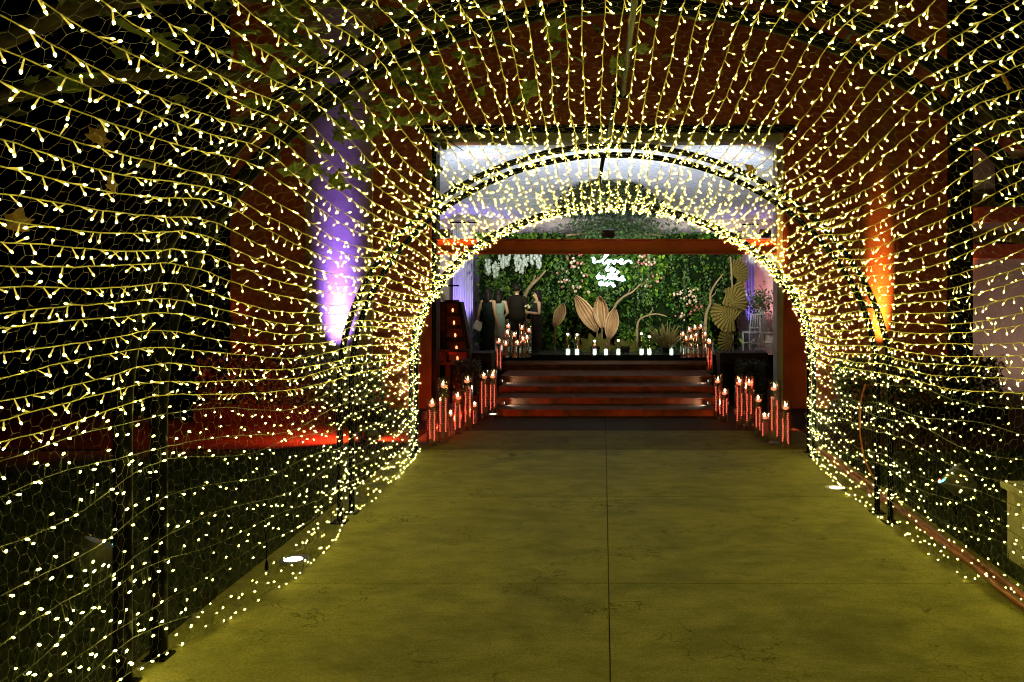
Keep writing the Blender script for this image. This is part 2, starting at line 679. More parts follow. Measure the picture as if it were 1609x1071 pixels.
# ------------------------------------------------------------------ chicken wire over the tunnel
def wire_net():
    w, h = 0.082, 0.070     # width across, pitch along the tunnel
    per = 11.0
    nq, ny = int(per / w), int(9.9 / (h))
    # brick-shaped hexagons: vertex grid with zigzag
    I, J = np.meshgrid(np.arange(nq * 2 + 1), np.arange(ny + 1), indexing='ij')
    zig = np.where((I + J) % 2 == 0, -0.16, 0.16)
    Y = 1.25 + (J + zig) * h
    Q = I * (w / 2) / per
    jit = 0.0045
    X3 = surf(np.clip(Q + rng.normal(0, jit / per, Q.shape), 0, 1), Y + rng.normal(0, jit, Y.shape), off=0.0)
    X3 += rng.normal(0, 0.003, X3.shape)
    X3[..., 2] = np.maximum(X3[..., 2], 0.008)
    idx = np.arange(X3.shape[0] * X3.shape[1]).reshape(X3.shape[:2])
    e1 = np.stack([idx[:-1, :].ravel(), idx[1:, :].ravel()], 1)
    mask = ((I[:, :-1] + J[:, :-1]) % 2 == 1)
    e2 = np.stack([idx[:, :-1][mask], idx[:, 1:][mask]], 1)
    E = np.vstack([e1, e2])
    V = X3.reshape(-1, 3)
    keep = (V[E[:, 0], 1] > 2.4)
    E = E[keep]
    A, B = V[E[:, 0]], V[E[:, 1]]
    d = B - A
    d /= np.linalg.norm(d, axis=1, keepdims=True) + 1e-9
    ref = np.where(np.abs(d[:, 2:3]) < 0.8, np.array([[0, 0, 1.0]]), np.array([[1.0, 0, 0]]))
    u = np.cross(d, ref)
    u /= np.linalg.norm(u, axis=1, keepdims=True)
    v = np.cross(d, u)
    r = 0.00075
    ring = []
    for P0 in (A, B):
        for k in range(3):
            an = 2 * PI * k / 3
            ring.append(P0 + (u * math.cos(an) + v * math.sin(an)) * r)
    VV = np.stack(ring, 1).reshape(-1, 3)
    o = (np.arange(len(E)) * 6)[:, None]
    F4 = np.concatenate([o + np.array([[0, 1, 4, 3]]), o + np.array([[1, 2, 5, 4]]), o + np.array([[2, 0, 3, 5]])], 0)
    return raw_mesh('wire_netting', VV, F4, [M_WIRE])


net = thing('wire_netting', 'hexagonal chicken wire netting sagging between the black hoops of the tunnel', 'netting', (0, 2.4, 0))
o = link('wire_mesh', wire_net(), net)
o.location = (0, -2.4, 0)
tag(o, kind='stuff')

# ------------------------------------------------------------------ string lights
def bulb_template(kind):
    if kind == 'upper':
        prof = [(0.0026, 0.0), (0.0030, 0.012), (0.0033, 0.030), (0.0045, 0.042), (0.0048, 0.048), (0.0033, 0.054), (0.0004, 0.056)]
        mis = [0, 2, 2, 1, 1, 1]
    else:
        prof = [(0.0030, 0.0), (0.0034, 0.006), (0.0050, 0.011), (0.0056, 0.016), (0.0040, 0.021), (0.0004, 0.024)]
        mis = [0, 1, 1, 1, 1]
    m = MB()
    m.lathe(prof, 6, mis=mis)
    return m


TU, TL = bulb_template('upper'), bulb_template('lower')
MESH_BULB = {'upper': TU.mesh('bulb', [M_STEM, M_LED, M_HUSK], True), 'lower': TL.mesh('bulb', [M_STEM, M_LED, M_HUSK], True)}


def tri_arrays(tb):
    v = np.array(tb.v)
    f, mi = [], []
    for q, k in zip(tb.f, tb.mi):
        for i in range(1, len(q) - 1):
            f.append((q[0], q[i], q[i + 1]))
            mi.append(k)
    return v, np.array(f), np.array(mi)


def far_template(kind):
    m = MB()
    if kind == 'upper':
        m.lathe([(0.0024, 0.0), (0.0030, 0.036), (0.0044, 0.045), (0.0005, 0.053)], 4, mis=[2, 1, 1])
    else:
        m.lathe([(0.0032, 0.0), (0.0046, 0.011), (0.0044, 0.018), (0.0005, 0.023)], 4, mis=[0, 1, 1])
    return m


ARR = {k: tri_arrays(far_template(k)) for k in ('upper', 'lower')}


def frames(dirs):
    d = dirs / (np.linalg.norm(dirs, axis=1, keepdims=True) + 1e-9)
    ref = np.where(np.abs(d[:, 2:3]) < 0.9, np.array([[0, 0, 1.0]]), np.array([[1.0, 0, 0]]))
    u = np.cross(ref, d)
    u /= np.linalg.norm(u, axis=1, keepdims=True)
    v = np.cross(d, u)
    return np.stack([u, v, d], 2)       # columns


def in_frame(p):
    s = F / p[1]
    px, py = 948 + p[0] * s, 460 - (p[2] - CAM_H) * s
    return -20 < px < 1629 and -20 < py < 1091


N_IND = [0]


def strand(q0, kind, label, group):
    ylo, yhi = 1.5 + random.uniform(0, .1), 11.16 + random.uniform(-0.14, 0.10)
    n = int((yhi - ylo) / 0.10)
    yy = np.linspace(ylo, yhi, n)
    ph = random.uniform(0, 10)
    amp = 0.0008 if kind == 'upper' else 0.0035
    qq = q0 + amp * (np.sin(yy * 1.3 + ph) + 0.7 * np.sin(yy * 3.7 + ph * 2.3))
    qq = np.clip(qq, 0.002, 0.998)
    off = 0.022
    pts = surf(qq, yy, off)
    pts += rng.normal(0, 0.0018, pts.shape)
    pts[:, 2] = np.maximum(pts[:, 2], 0.012)
    base = Vector(pts[0])
    t = thing('string_light', label, 'string light', base, group=group)
    m = MB()
    m.tube([Vector(p) - base for p in pts], 0.0031 if kind == 'upper' else 0.0024, 4)
    m.build('cord', M_CORD if kind == 'upper' else M_CORD2, t)
    nb = int((yhi - ylo) / (0.087 if kind == 'upper' else 0.078))
    yb = np.linspace(ylo, yhi, nb) + rng.normal(0, 0.022, nb)
    yb = np.clip(yb, ylo, yhi)
    pb = np.stack([np.interp(yb, yy, pts[:, k]) for k in range(3)], 1)
    if kind == 'lower':     # these hang on short leads, spread over the wire
        lead = rng.uniform(-0.085, 0.085, nb)
        pb2 = surf(np.clip(np.interp(yb, yy, qq) + lead / 11.0, 0.002, 0.998), yb, off)
        pb = np.where(np.abs(lead)[:, None] > 0.012, pb2, pb)
        lm = MB()
        for i in range(nb):
            a_ = Vector([float(np.interp(yb[i] - 0.02, yy, pts[:, k])) for k in range(3)]) - base
            b_ = Vector(pb[i]) - base
            if (a_ - b_).length > 0.02:
                lm.tube([a_, (a_ + b_) / 2 + Vector((0, 0, -0.006)), b_], 0.0018, 3, caps=False)
        tag(lm.build('leads', M_CORD2, t), kind='stuff')
    inn = np.stack([0.25 - pb[:, 0], 0 * yb, 1.9 - pb[:, 2]], 1)
    inn /= np.linalg.norm(inn, axis=1, keepdims=True)
    dr = rng.normal(0, 1, (nb, 3))
    dr /= np.linalg.norm(dr, axis=1, keepdims=True)
    if kind == 'upper':
        dr = dr * 0.9 + inn * 0.25 + np.array([0, 0, -0.55])
    else:
        dr = dr * 0.7 + inn * 0.9
    fr = frames(dr)
    tv, tf, tm = ARR[kind]
    rest = []
    for i in range(nb):
        p = pb[i]
        if p[1] < 5.15 and p[1] > 2.6 and in_frame(p):
            o = link('bulb', MESH_BULB[kind], t)
            M = Matrix(fr[i].tolist()).to_4x4()
            M.translation = Vector(p) - base
            o.matrix_local = M
            N_IND[0] += 1
        else:
            rest.append(i)
    rest = np.array(rest)
    V = np.einsum('nij,vj->nvi', fr[rest], tv) + (pb[rest] - np.array(base))[:, None, :]
    nv = len(tv)
    FF = tf[None] + (np.arange(len(rest)) * nv)[:, None, None]
    o = link('bulbs', raw_mesh('bulbs', V.reshape(-1, 3), FF.reshape(-1, 3), [M_STEM, M_LED, M_HUSK],
                               np.tile(tm, len(rest)), True), t)
    tag(o, kind='stuff')


NU = 76
qs = [QL + 0.004 + (1 - 2 * QL - 0.008) * (i + 0.5) / NU for i in range(NU)]
for i, q in enumerate(qs):
    if i < NU // 2:
        k = NU // 2 - i
        lab = '%s gold string light from the ridge pole down towards the violet-lit side' % ordinal(k)
    else:
        k = i - NU // 2 + 1
        lab = '%s gold string light from the ridge pole down towards the orange-lit side' % ordinal(k)
    strand(q + random.uniform(-0.0012, 0.0012), 'upper', lab, 'string lights along the tunnel')
NL = 9
for s_, nm in ((0, 'on the violet-lit side'), (1, 'above the red cables')):
    for i in range(NL):
        q = 0.004 + (QL - 0.006) * i / (NL - 1)
        q += random.uniform(-0.002, 0.002) if i else 0
        strand(q if s_ == 0 else 1 - q, 'lower',
               '%s dark string light up from the path edge %s' % (ordinal(i + 1), nm), 'string lights along the tunnel')
print('individual bulbs', N_IND[0])

# ------------------------------------------------------------------ entrance building
YF = 15.6
XL, XR, ZT = -3.285, 3.44, 5.23
bld = thing('entrance_building', 'dark red plastered building with wide opening behind the light tunnel', 'building', (0, YF, 0))


def bpart(name, x0, x1, y0, y1, z0, z1, m_, parent=None, c=0.0):
    m = MB()
    m.box(x0, x1, y0 - YF, y1 - YF, z0, z1, c=c)
    return m.build(name, m_, parent or bld)


bpart('wall', -7.1, XL, YF, YF + 0.4, 0, 9.0, M_RED)
bpart('wall', XR, 6.55, YF, YF + 0.4, 0, 9.0, M_RED)
bpart('wall', XL, XR, YF, YF + 0.4, ZT + 0.16, 9.0, M_RED)
bpart('lintel', XL - 0.25, XR + 0.25, YF - 0.06, YF + 0.30, ZT + 0.02, ZT + 0.158, M_BLACKWOOD, c=0.01)
M_GREYW = mat('grey_reveal_paint', (0.36, 0.35, 0.38), 0.7, vary=0.1)
bpart('head_trim', XL, XR, YF + 0.05, YF + 0.42, ZT - 0.14, ZT + 0.018, M_GREYW)
bpart('jamb', XL + 0.002, XL + 0.09, YF + 0.06, YF + 0.41, 0, ZT - 0.142, M_BLACKWOOD)
bpart('jamb', XR - 0.12, XR - 0.002, YF + 0.06, YF + 0.41, 0, ZT - 0.142, M_GREYW)
bpart('corner_column', 6.56, 6.98, YF - 0.15, YF + 0.5, 0, 9.0, M_BLACKWOOD, c=0.02)
# tie beam of rolled steel: web and two flanges
bm_ = MB()
bm_.box(XL + 0.1, XR - 0.13, 0.12, 0.16, 2.975, 3.205)
bm_.box(XL + 0.1, XR - 0.13, 0.04, 0.24, 3.207, 3.235, c=0.004)
bm_.box(XL + 0.1, XR - 0.13, 0.04, 0.24, 2.945, 2.973, c=0.004)
bm_.build('tie_beam', M_REDBEAM, bld)

# side wing beyond the corner column
M_WING = mat('pale_wing_plaster', (0.48, 0.40, 0.36), 0.8, vary=0.12, scale=2)
wing = thing('side_wing', 'pale wing with red beams beyond the dark corner column', 'building', (9.6, 18.2, 0))
for nm, a in (('wall', (-2.2, 4.5, 0, 0.3, 0, 6.2)), ):
    m = MB()
    m.box(*a)
    m.build(nm, M_WING, wing)
for z0, z1 in ((2.95, 3.28), (3.75, 4.1), (5.35, 5.7)):
    m = MB()
    m.box(-2.2, 4.5, -0.22, -0.003, z0, z1, c=0.01)
    m.build('beam', M_REDBEAM, wing)
for (x0, x1, z0, z1) in ((-0.9, 0.5, 4.2, 5.2), (1.4, 2.8, 4.2, 5.2)):
    m = MB()
    for q in ((x0, x1, -0.04, -0.003, z0, z0 + 0.07), (x0, x1, -0.04, -0.003, z1 - 0.07, z1), (x0, x0 + 0.07, -0.04, -0.003, z0 + 0.071, z1 - 0.071), (x1 - 0.07, x1, -0.04, -0.003, z0 + 0.071, z1 - 0.071)):
        m.box(*q)
    w_ = m.build('window', M_BLACKWOOD, wing)
    m = MB()
    m.box(x0 + 0.071, x1 - 0.071, -0.02, -0.004, z0 + 0.071, z1 - 0.071)
    m.build('pane', mat('dark_pane', (0.02, 0.025, 0.03), 0.1), w_)
m = MB()
m.box(-2.2, 4.5, -0.5, 0.6, 6.203, 6.35, c=0.01)
m.build('roof_slab', M_BLACKWOOD, wing)
# pale pilasters on the red front, which the uplights graze
M_COLUMN = mat('pale_panel_plaster', (0.34, 0.22, 0.25), 0.85, vary=0.15, scale=3, bump=0.3)
bpart('wall_panel', -5.66, -4.38, YF - 0.05, YF - 0.002, 0, 8.95, M_COLUMN, c=0.01)
bpart('wall_panel', 4.86, 5.54, YF - 0.05, YF - 0.002, 0, 8.95, mat('rust_panel_plaster', (0.36, 0.10, 0.05), 0.85, vary=0.15, scale=3, bump=0.3), c=0.01)

# ------------------------------------------------------------------ interior
ZS, DS = 0.78, 18.8
ceil_ = thing('ceiling', None, None)
tag(ceil_, kind='structure')
nb_ = 13
for i in range(nb_):
    a, b = i / nb_, (i + 1) / nb_
    y0, y1 = 16.05 + 6.6 * a, 16.05 + 6.6 * b - 0.005
    z0, z1 = 5.30 - 1.05 * a, 5.30 - 1.05 * b + 0.002
    m = MB()
    tl = 0.006 * math.sin(i * 1.7)
    m.add([(-6, y0, z0 + tl), (6, y0, z0 - tl), (6, y1, z1 - tl), (-6, y1, z1 + tl),
           (-6, y0, z0 + tl + .02), (6, y0, z0 - tl + .02), (6, y1, z1 - tl + .02), (-6, y1, z1 + tl + .02)],
          [(0, 3, 2, 1), (4, 5, 6, 7), (0, 1, 5, 4), (1, 2, 6, 5), (2, 3, 7, 6), (3, 0, 4, 7)])
    m.build('board', M_CEIL, ceil_)
M_PINKW = mat('pale_pink_plaster', (0.62, 0.50, 0.48), 0.8, vary=0.08, scale=1.2)
for nm, a in (('wall_back', (-6, 6, 22.75, 22.95, 0, 5.6)), ('wall_left', (-6.2, -6.0, 16.0, 22.95, 0, 5.6)),
              ('wall_right', (6.0, 6.2, 16.0, 22.95, 0, 5.6))):
    m = MB()
    m.box(*a)
    tag(m.build(nm, M_PINKW), kind='structure')
m = MB()
m.box(-6, 6, 16.0, 22.74, 5.62, 5.75)
tag(m.build('roof', M_BLACKWOOD), kind='structure')
m = MB()
m.box(-6, 6, 15.61, 22.74, -0.15, -0.006)
tag(m.build('floor', M_TERR), kind='structure')

# stage with black edge
stage = thing('stage', 'low stage with black edge at the top of the brown steps', 'stage', (0, DS, 0))
M_STAGE = mat('stage_floor', (0.09, 0.085, 0.08), 0.25, vary=0.3, scale=4)
m = MB()
m.box(-5.9, 5.9, 0.03, 3.9, 0.60, ZS)
m.build('deck', M_STAGE, stage)
m = MB()
m.box(-5.9, 5.9, -0.02, 0.028, 0.652, ZS + 0.004, c=0.004)
m.build('edge_trim', M_BLACK, stage)
m = MB()
m.box(-5.9, -2.46, 0.0, 0.05, 0.0, 0.65)
m.build('skirt', M_BLACKWOOD, stage)
m = MB()
m.box(2.53, 5.9, 0.0, 0.05, 0.0, 0.65)
m.build('skirt', M_BLACKWOOD, stage)

# steps: each tread and riser board is its own piece
st = thing('stairs', 'five wide shallow red-brown steps leading up to the stage', 'stairs', (0, 14.6, 0))
SD = [14.6, 15.22, 15.9, 16.64, 17.87, DS - 0.03]
for i in range(5):
    d, d2 = SD[i], SD[i + 1]
    z0, z1 = 0.13 * i, 0.13 * (i + 1)
    xa, xb = (780 + 2 * i - 948) * d / F, (1126 - 2 * i - 948) * d / F
    for k in range(3):
        a = xa + (xb - xa) * k / 3 + 0.003
        b = xa + (xb - xa) * (k + 1) / 3 - 0.003
        m = MB()
        m.box(a, b, d - 14.6, d - 14.6 + 0.03, z0 + 0.001, z1 - 0.024, c=0.002)
        m.build('riser', M_WOOD, st)
        m = MB()
        m.box(a, b, d - 14.6 - 0.05, d2 - 14.6 - (0.004 if i < 4 else 0.0), z1 - 0.023, z1, c=0.004)
        m.build('tread', M_WOOD, st)
    m = MB()
    m.box(xa + 0.02, xb - 0.02, d - 14.6 + 0.035, d2 - 14.6, z0 + 0.002, z1 - 0.026)
    m.build('carcass', M_BLACKWOOD, st)

# black clothed side benches
for (xa, xb, lab) in ((-3.19, -2.24, 'black side counter below the red-lit ladder shelf'), (2.34, 3.31, 'black side counter below the slatted chairs')):
    t = thing('counter', lab, 'counter', ((xa + xb) / 2, 16.75, 0))
    w = (xb - xa) / 2
    m = MB()
    m.box(-w, w, -0.30, 0.30, 0.78, 1.0, c=0.012)
    m.build('top', M_BLACKWOOD, t)
    for sx in (-1, 1):
        m = MB()
        m.box(sx * (w - 0.06) - 0.05, sx * (w - 0.06) + 0.05, -0.26, 0.26, 0, 0.779)
        m.build('side_panel', M_BLACKWOOD, t)
    m = MB()
    m.box(-w + 0.12, w - 0.12, 0.18, 0.22, 0, 0.778)
    m.build('back_panel', M_BLACKWOOD, t)

# ------------------------------------------------------------------ lamps of the place
M_LAMPBODY = mat('cast_lamp_body', (0.10, 0.10, 0.10), 0.35, metal=0.6)


def par_light(label, loc, target, col, watts, deg, gname, gs=6.0, r=0.10, blend=1.0, soft=0.04, cat='uplight', vis_r=None):
    t = thing('uplight', label, cat, loc)
    d = (Vector(target) - Vector(loc)).normalized()
    q = d.to_track_quat('Z', 'Y').to_matrix().to_4x4()
    q.translation = Vector((0, 0, r * 1.05))
    m = MB()
    m.lathe([(r * 0.45, -r * 1.3), (r * 0.85, -r * 1.0), (r, -r * 0.3), (r, r * 0.62), (r * 1.06, r * 0.64), (r * 1.06, r * 0.8),
             (r * 0.92, r * 0.8), (r * 0.92, r * 0.6)], 18, M=q)
    b = m.build('housing', M_LAMPBODY, t, smooth=False)
    m = MB()
    m.lathe([(r * 0.001, r * 0.66), (r * 0.9, r * 0.66)], 18, M=q)
    m.build('lens', glow(gname, col, gs), b)
    m = MB()
    m.tube([(-r * 1.15, 0, r * 1.05), (-r * 1.15, 0, 0.01), (r * 1.15, 0, 0.01), (r * 1.15, 0, r * 1.05)], r * 0.09, 6)
    m.build('bracket', M_BLACK, t)
    spot(t, Vector(loc) + Vector((0, 0, r * 1.05)) + d * r * 0.85, target, col, watts, deg, blend, soft)
    return t


VIOLET, ORANGE, REDL = (0.29, 0.17, 1.0), (1.0, 0.25, 0.02), (1.0, 0.05, 0.015)
# planters that hide the feet of the uplights
def leaf_cloud(n, size, box, up=0.3, seed=0):
    """n small two-triangle leaves inside box = (x0,x1,y0,y1,z0,z1)"""
    r = np.random.default_rng(seed)
    c = np.stack([r.uniform(box[2 * k], box[2 * k + 1], n) for k in range(3)], 1)
    return leaves_at(c, size, r, up)


def leaves_at(c, size, r, up=0.3):
    n = len(c)
    d = r.normal(0, 1, (n, 3))
    d[:, 2] += up
    d /= np.linalg.norm(d, axis=1, keepdims=True)
    fr = frames(d)
    s = size * r.uniform(0.6, 1.4, n)
    tpl = np.array([[0, -0.04, 0], [0.33, 0.05, 0.4], [0, 0.0, 1.0], [-0.33, 0.05, 0.4]])
    V = np.einsum('nij,vj->nvi', fr, tpl) * s[:, None, None] + c[:, None, :]
    Fq = np.arange(4 * n).reshape(-1, 4)
    return V.reshape(-1, 3), Fq


M_HEDGE = mat('hedge_leaf', (0.035, 0.055, 0.02), 0.5, island=0.5, island_hue=0.03, trans=0.2)


def hedge(label, x0, x1, y0, y1, h, n, size=0.07, seed=1, m_=None, planter=True):
    t = thing('hedge', label, 'hedge', ((x0 + x1) / 2, (y0 + y1) / 2, 0))
    cx, cy = (x0 + x1) / 2, (y0 + y1) / 2
    hx, hy = (x1 - x0) / 2, (y1 - y0) / 2
    zp = 0.3 if planter else 0.02
    m = MB()
    m.box(-hx, hx, -hy, hy, 0, zp, c=0.012)
    m.build('planter', M_BLACKWOOD, t)
    v, f = leaf_cloud(n, size, (-hx * 0.97, hx * 0.97, -hy * 1.05, hy * 1.05, zp - 0.02, h), seed=seed)
    tag(link('foliage', raw_mesh('foliage', v, f, [m_ or M_HEDGE]), t), kind='stuff')
    m = MB()
    for k in range(5):
        x = -hx * 0.8 + 1.6 * hx * k / 4
        m.tube([(x, 0, zp - 0.01), (x + 0.03, 0.02, h * 0.8)], [0.02, 0.008], 5)
    m.build('stems', M_BLACKWOOD, t)
    return t


hedge('dark clipped hedge in front of the violet uplight', -7.0, -3.75, 13.95, 14.35, 1.12, 5000, 0.09, 3)
hedge('dark clipped hedge in front of the orange uplight', 3.95, 6.9, 13.95, 14.35, 1.08, 4600, 0.09, 4)
hedge('leafy planter glowing red beside the ladder shelf counter', -2.82, -2.33, 15.3, 15.65, 0.92, 1500, 0.06, 5)
hedge('leafy planter behind the candle vases under the slatted chairs', 2.5, 3.05, 15.3, 15.65, 0.92, 1500, 0.06, 6)



def led_bar(label, loc, width, target, col, watts, spread, gname):
    t = thing('led_bar', label, 'led bar', loc)
    m = MB()
    m.box(-width / 2 - 0.03, width / 2 + 0.03, -0.05, 0.05, 0.0, 0.07, c=0.008)
    m.build('housing', M_LAMPBODY, t)
    for k in range(6):
        m = MB()
        m.lathe([(0.001, 0.0715), (0.022, 0.0715), (0.022, 0.074), (0.001, 0.076)], 10, M=Matrix.Translation(((k - 2.5) * width / 6, 0, 0)))
        m.build('lens', glow(gname, col, 4.0), t)
    L = bpy.data.lights.new('lamp_light', 'AREA')
    L.shape = 'RECTANGLE'
    L.size, L.size_y = width, 0.05
    L.spread = math.radians(spread)
    L.color, L.energy = col, watts
    o = bpy.data.objects.new('lamp_light', L)
    COL.objects.link(o)
    p = Vector(loc) + Vector((0, 0, 0.085))
    o.rotation_euler = (Vector(target) - p).to_track_quat('-Z', 'Y').to_euler()
    o.location = (0, 0, 0.085)
    o.parent = t
    return t


AMBER = (1.0, 0.36, 0.04)
led_bar('violet led bar washing the pale panel behind the hedge', (-5.02, 15.20, 0.30), 0.30, (-5.02, 15.55, 2.0), VIOLET, 52, 20, 'violet_lens')
led_bar('amber led bar washing the rust panel behind the hedge', (5.24, 15.24, 0.40), 0.13, (5.24, 15.55, 1.9), AMBER, 26, 17, 'orange_lens')
par_light('orange uplight at the foot of the dark jamb', (-3.05, 14.1, 0.0), (XL + 0.50, 15.62, 3.1), AMBER, 1900, 19, 'orange_lens', 6, r=0.08)
par_light('orange uplight at the foot of the grey jamb', (3.55, 14.1, 0.0), (XR - 0.35, 15.62, 3.1), AMBER, 2800, 16, 'orange_lens', 6, r=0.08)
par_light('orange uplight at the corner of the pale wing', (7.55, 17.9, 0.0), (7.6, 18.2, 3.0), AMBER, 3600, 30, 'orange_lens', 6)
# red floor lamp beside the end of the tunnel
t = par_light('red floor lamp beside the end of the tunnel', (-3.45, 12.15, 0.0), (-2.0, 13.4, -0.3), REDL, 330, 120, 'red_lens', 6, r=0.09, soft=0.03)
spot(t, (-3.5, 12.1, 0.32), (-5.4, 12.75, -0.12), REDL, 2600, 88, 1.0, 0.05)
par_light('red lamp on the terrace aimed at the ladder shelf', (-2.75, 14.9, 0.0), (-3.0, 17.6, 1.6), REDL, 170, 60, 'red_lens', 6, r=0.08)
par_light('red lamp on the terrace aimed at the vases near the slatted chairs', (3.3, 13.0, 0.0), (0.6, 15.4, 0.2), (1.0, 0.18, 0.05), 180, 70, 'red_lens', 6, r=0.08)

# floodlights on the tie beam, for the white ceiling
COOL = (0.80, 0.88, 1.0)


def flood(label, loc, target, watts, deg, col=COOL):
    t = thing('floodlight', label, 'floodlight', loc)
    d = (Vector(target) - Vector(loc)).normalized()
    q = d.to_track_quat('Z', 'Y').to_matrix().to_4x4()
    q.translation = Vector((0, 0, 0.12))
    m = MB()
    m.box(-0.11, 0.11, -0.08, 0.08, -0.06, 0.02, c=0.01, M=q)
    m.build('housing', M_LAMPBODY, t)
    m = MB()
    m.box(-0.095, 0.095, -0.065, 0.065, 0.0205, 0.024, M=q)
    m.build('lens', glow('cool_lens', COOL, 14), t)
    m = MB()
    m.tube([(-0.12, 0, 0.12), (-0.12, 0, 0.0), (0.12, 0, 0.0), (0.12, 0, 0.12)], 0.009, 6)
    m.build('bracket', M_BLACK, t)
    spot(t, Vector(loc) + Vector((0, 0, 0.12)) + d * 0.06, target, col, watts, deg, 0.6, 0.08)
    return t


flood('floodlight at the orange end of the tie beam near the violet drape', (-3.05, 15.78, 3.236), (-1.4, 20.0, 5.6), 400, 88)
flood('floodlight on the tie beam over the middle of the steps', (0.1, 15.78, 3.236), (0.1, 20.4, 5.6), 330, 88)
flood('floodlight at the brightest orange end of the tie beam', (3.1, 15.78, 3.236), (1.4, 20.0, 5.6), 400, 88)
for x, lab in ((-1.9, 'added fill lamp behind the tie beam on the side of the guests'), (0.3, 'added fill lamp behind the tie beam in front of the neon sign'),
               (2.2, 'added fill lamp behind the tie beam on the side of the fan palms')):  # unseen lamps added to brighten the plant wall
    t = thing('fill_spot', lab, 'fill_spot', (x, 15.98, 3.0))
    q = Vector((0, 1, -0.22)).to_track_quat('Z', 'Y').to_matrix().to_4x4()
    m = MB()
    m.lathe([(0.03, -0.10), (0.055, -0.07), (0.06, 0.08), (0.052, 0.08), (0.05, 0.05)], 14, M=q)
    m.build('housing', M_BLACK, t)
    m = MB()
    m.tube([(0, -0.12, 0.12), (0, 0, 0.12), (0, 0, 0.05)], 0.012, 6)
    m.build('hook', M_BLACK, t)
    spot(t, (x, 16.1, 2.98), (x * 1.1, 21.0, 2.35 if x > 0 else 3.0), (0.95, 1.0, 0.78), 1150 if x > 0 else 800, 54, 0.9, 0.05)

flood('added fill floodlight on the ground washing the pale wing', (9.3, 15.9, 0.0), (9.3, 18.2, 2.6), 95, 120, (1.0, 0.60, 0.46))  # extra lamp, added only to lift the wing wall out of the dark

# lawn lamps: cast bodies with coloured rims
for (px, py, d, lab, rot) in ((152, 868, 6.6, 'lamp can with a red and cyan rim on the lawn by the first hoop', 0.3),
                              (1502, 752, 8.2, 'lamp can with a red and cyan rim on the lawn by the white planter', -0.7)):
    p = P(px, py, d)
    t = thing('lawn_lamp', lab, 'lamp', (p.x, d, -0.03))
    z = max(0.12, p.z + 0.03)
    q = Vector((math.sin(rot), 0.25, 0.65)).to_track_quat('Z', 'Y').to_matrix().to_4x4()
    q.translation = Vector((0, 0, z))
    m = MB()
    m.lathe([(0.05, -0.20), (0.11, -0.16), (0.14, -0.05), (0.145, 0.08), (0.13, 0.08), (0.128, 0.0)], 20, M=q)
    m.build('housing', mat('brushed_lamp_metal', (0.30, 0.30, 0.28), 0.35, metal=0.7), t)
    for k, (col, gn) in enumerate((((1, 0.12, 0.1), 'rim_red'), ((1, 0.9, 0.95), 'rim_white'), ((0.1, 0.8, 0.9), 'rim_cyan'))):
        a0_ = -2.3 + 0.5 * k + (0.3 if rot < 0 else 0)
        m = MB()
        m.tube([q @ Vector((0.137 * math.cos(a0_ + j * 0.08), 0.137 * math.sin(a0_ + j * 0.08), 0.086)) for j in range(7)], 0.011, 5)
        m.build('led_segment', glow(gn, col, 6.0), t)
    m = MB()
    m.tube([(0, 0, 0.0), (0, 0, z - 0.06)], 0.015, 6)
    m.build('spike', M_BLACK, t)

# small step lights at the ends of the two lower treads
for (x, d, z, sx, lab) in ((-1.86, 15.12, 0.13, 1, 'small step light at the guests end of the lowest step'), (1.96, 15.12, 0.13, -1, 'small step light at the fan palm end of the lowest step'),
                           (-2.06, 16.5, 0.39, 1, 'small step light at the guests end of the middle step'), (2.14, 16.5, 0.39, -1, 'small step light at the fan palm end of the middle step')):
    t = thing('step_light', lab, 'step light', (x, d, z), group='step lights')
    m = MB()
    m.box(-0.03, 0.03, -0.04, 0.04, 0.0, 0.07, c=0.006)
    m.build('housing', M_LAMPBODY, t)
    m = MB()
    m.box(0.031 * sx - 0.0015, 0.031 * sx + 0.0015, -0.03, 0.03, 0.02, 0.06)
    m.build('lens', glow('step_lens', (0.9, 1.0, 0.9), 1.5), t)
    spot(t, (x + 0.06 * sx, d, z + 0.05), (x + 0.8 * sx, d - 0.1, z), (0.85, 1.0, 0.88), 12, 130, 1.0, 0.02)

# recessed path lights
for (px, py, lab) in ((461, 880, 'round recessed light lit in the path by the first hoop'),
                      (1314, 767, 'round recessed light lit in the path by the red cables'),
                      (775, 651, 'round recessed light lit at the foot of the steps')):
    d = CAM_H * F / (py - 460)
    p = P(px, py, d)
    t = thing('path_light', lab, 'path light', (p.x, d, 0), group='recessed lights in the paving')
    m = MB()
    m.lathe([(0.075, 0.001), (0.125, 0.001), (0.125, 0.010), (0.118, 0.013), (0.080, 0.013), (0.075, 0.008)], 28)
    m.build('bezel', mat('steel_bezel', (0.30, 0.29, 0.27), 0.4, metal=0.8), t)
    m = MB()
    m.lathe([(0.0005, 0.0085), (0.0745, 0.0085)], 24)
    m.build('lens', glow('path_lens', (1.0, 0.96, 0.75), 7.0), t)

# ------------------------------------------------------------------ green wall with flowers
M_GW = mat('wall_leaf', (0.07, 0.18, 0.014), 0.6, island=0.85, island_hue=0.05, trans=0.2)
M_GW2 = mat('silver_leaf', (0.10, 0.17, 0.06), 0.55, island=0.4, island_hue=0.02, trans=0.2)
M_BARK = mat('bark', (0.055, 0.042, 0.025), 0.9, vary=0.4, scale=14, bump=0.5)
M_DRIFT = mat('driftwood', (0.19, 0.13, 0.06), 0.7, vary=0.3, scale=9)
gw = thing('plant_wall', 'tall green plant wall hung with flowers behind the neon sign', 'plant wall', (0.15, 21.15, ZS))
m = MB()
m.box(-3.35, 3.3, 0.0, 0.08, 0, 2.95)
m.build('backing_board', mat('board_dark', (0.006, 0.012, 0.004), 1.0, spec=0.0), gw)


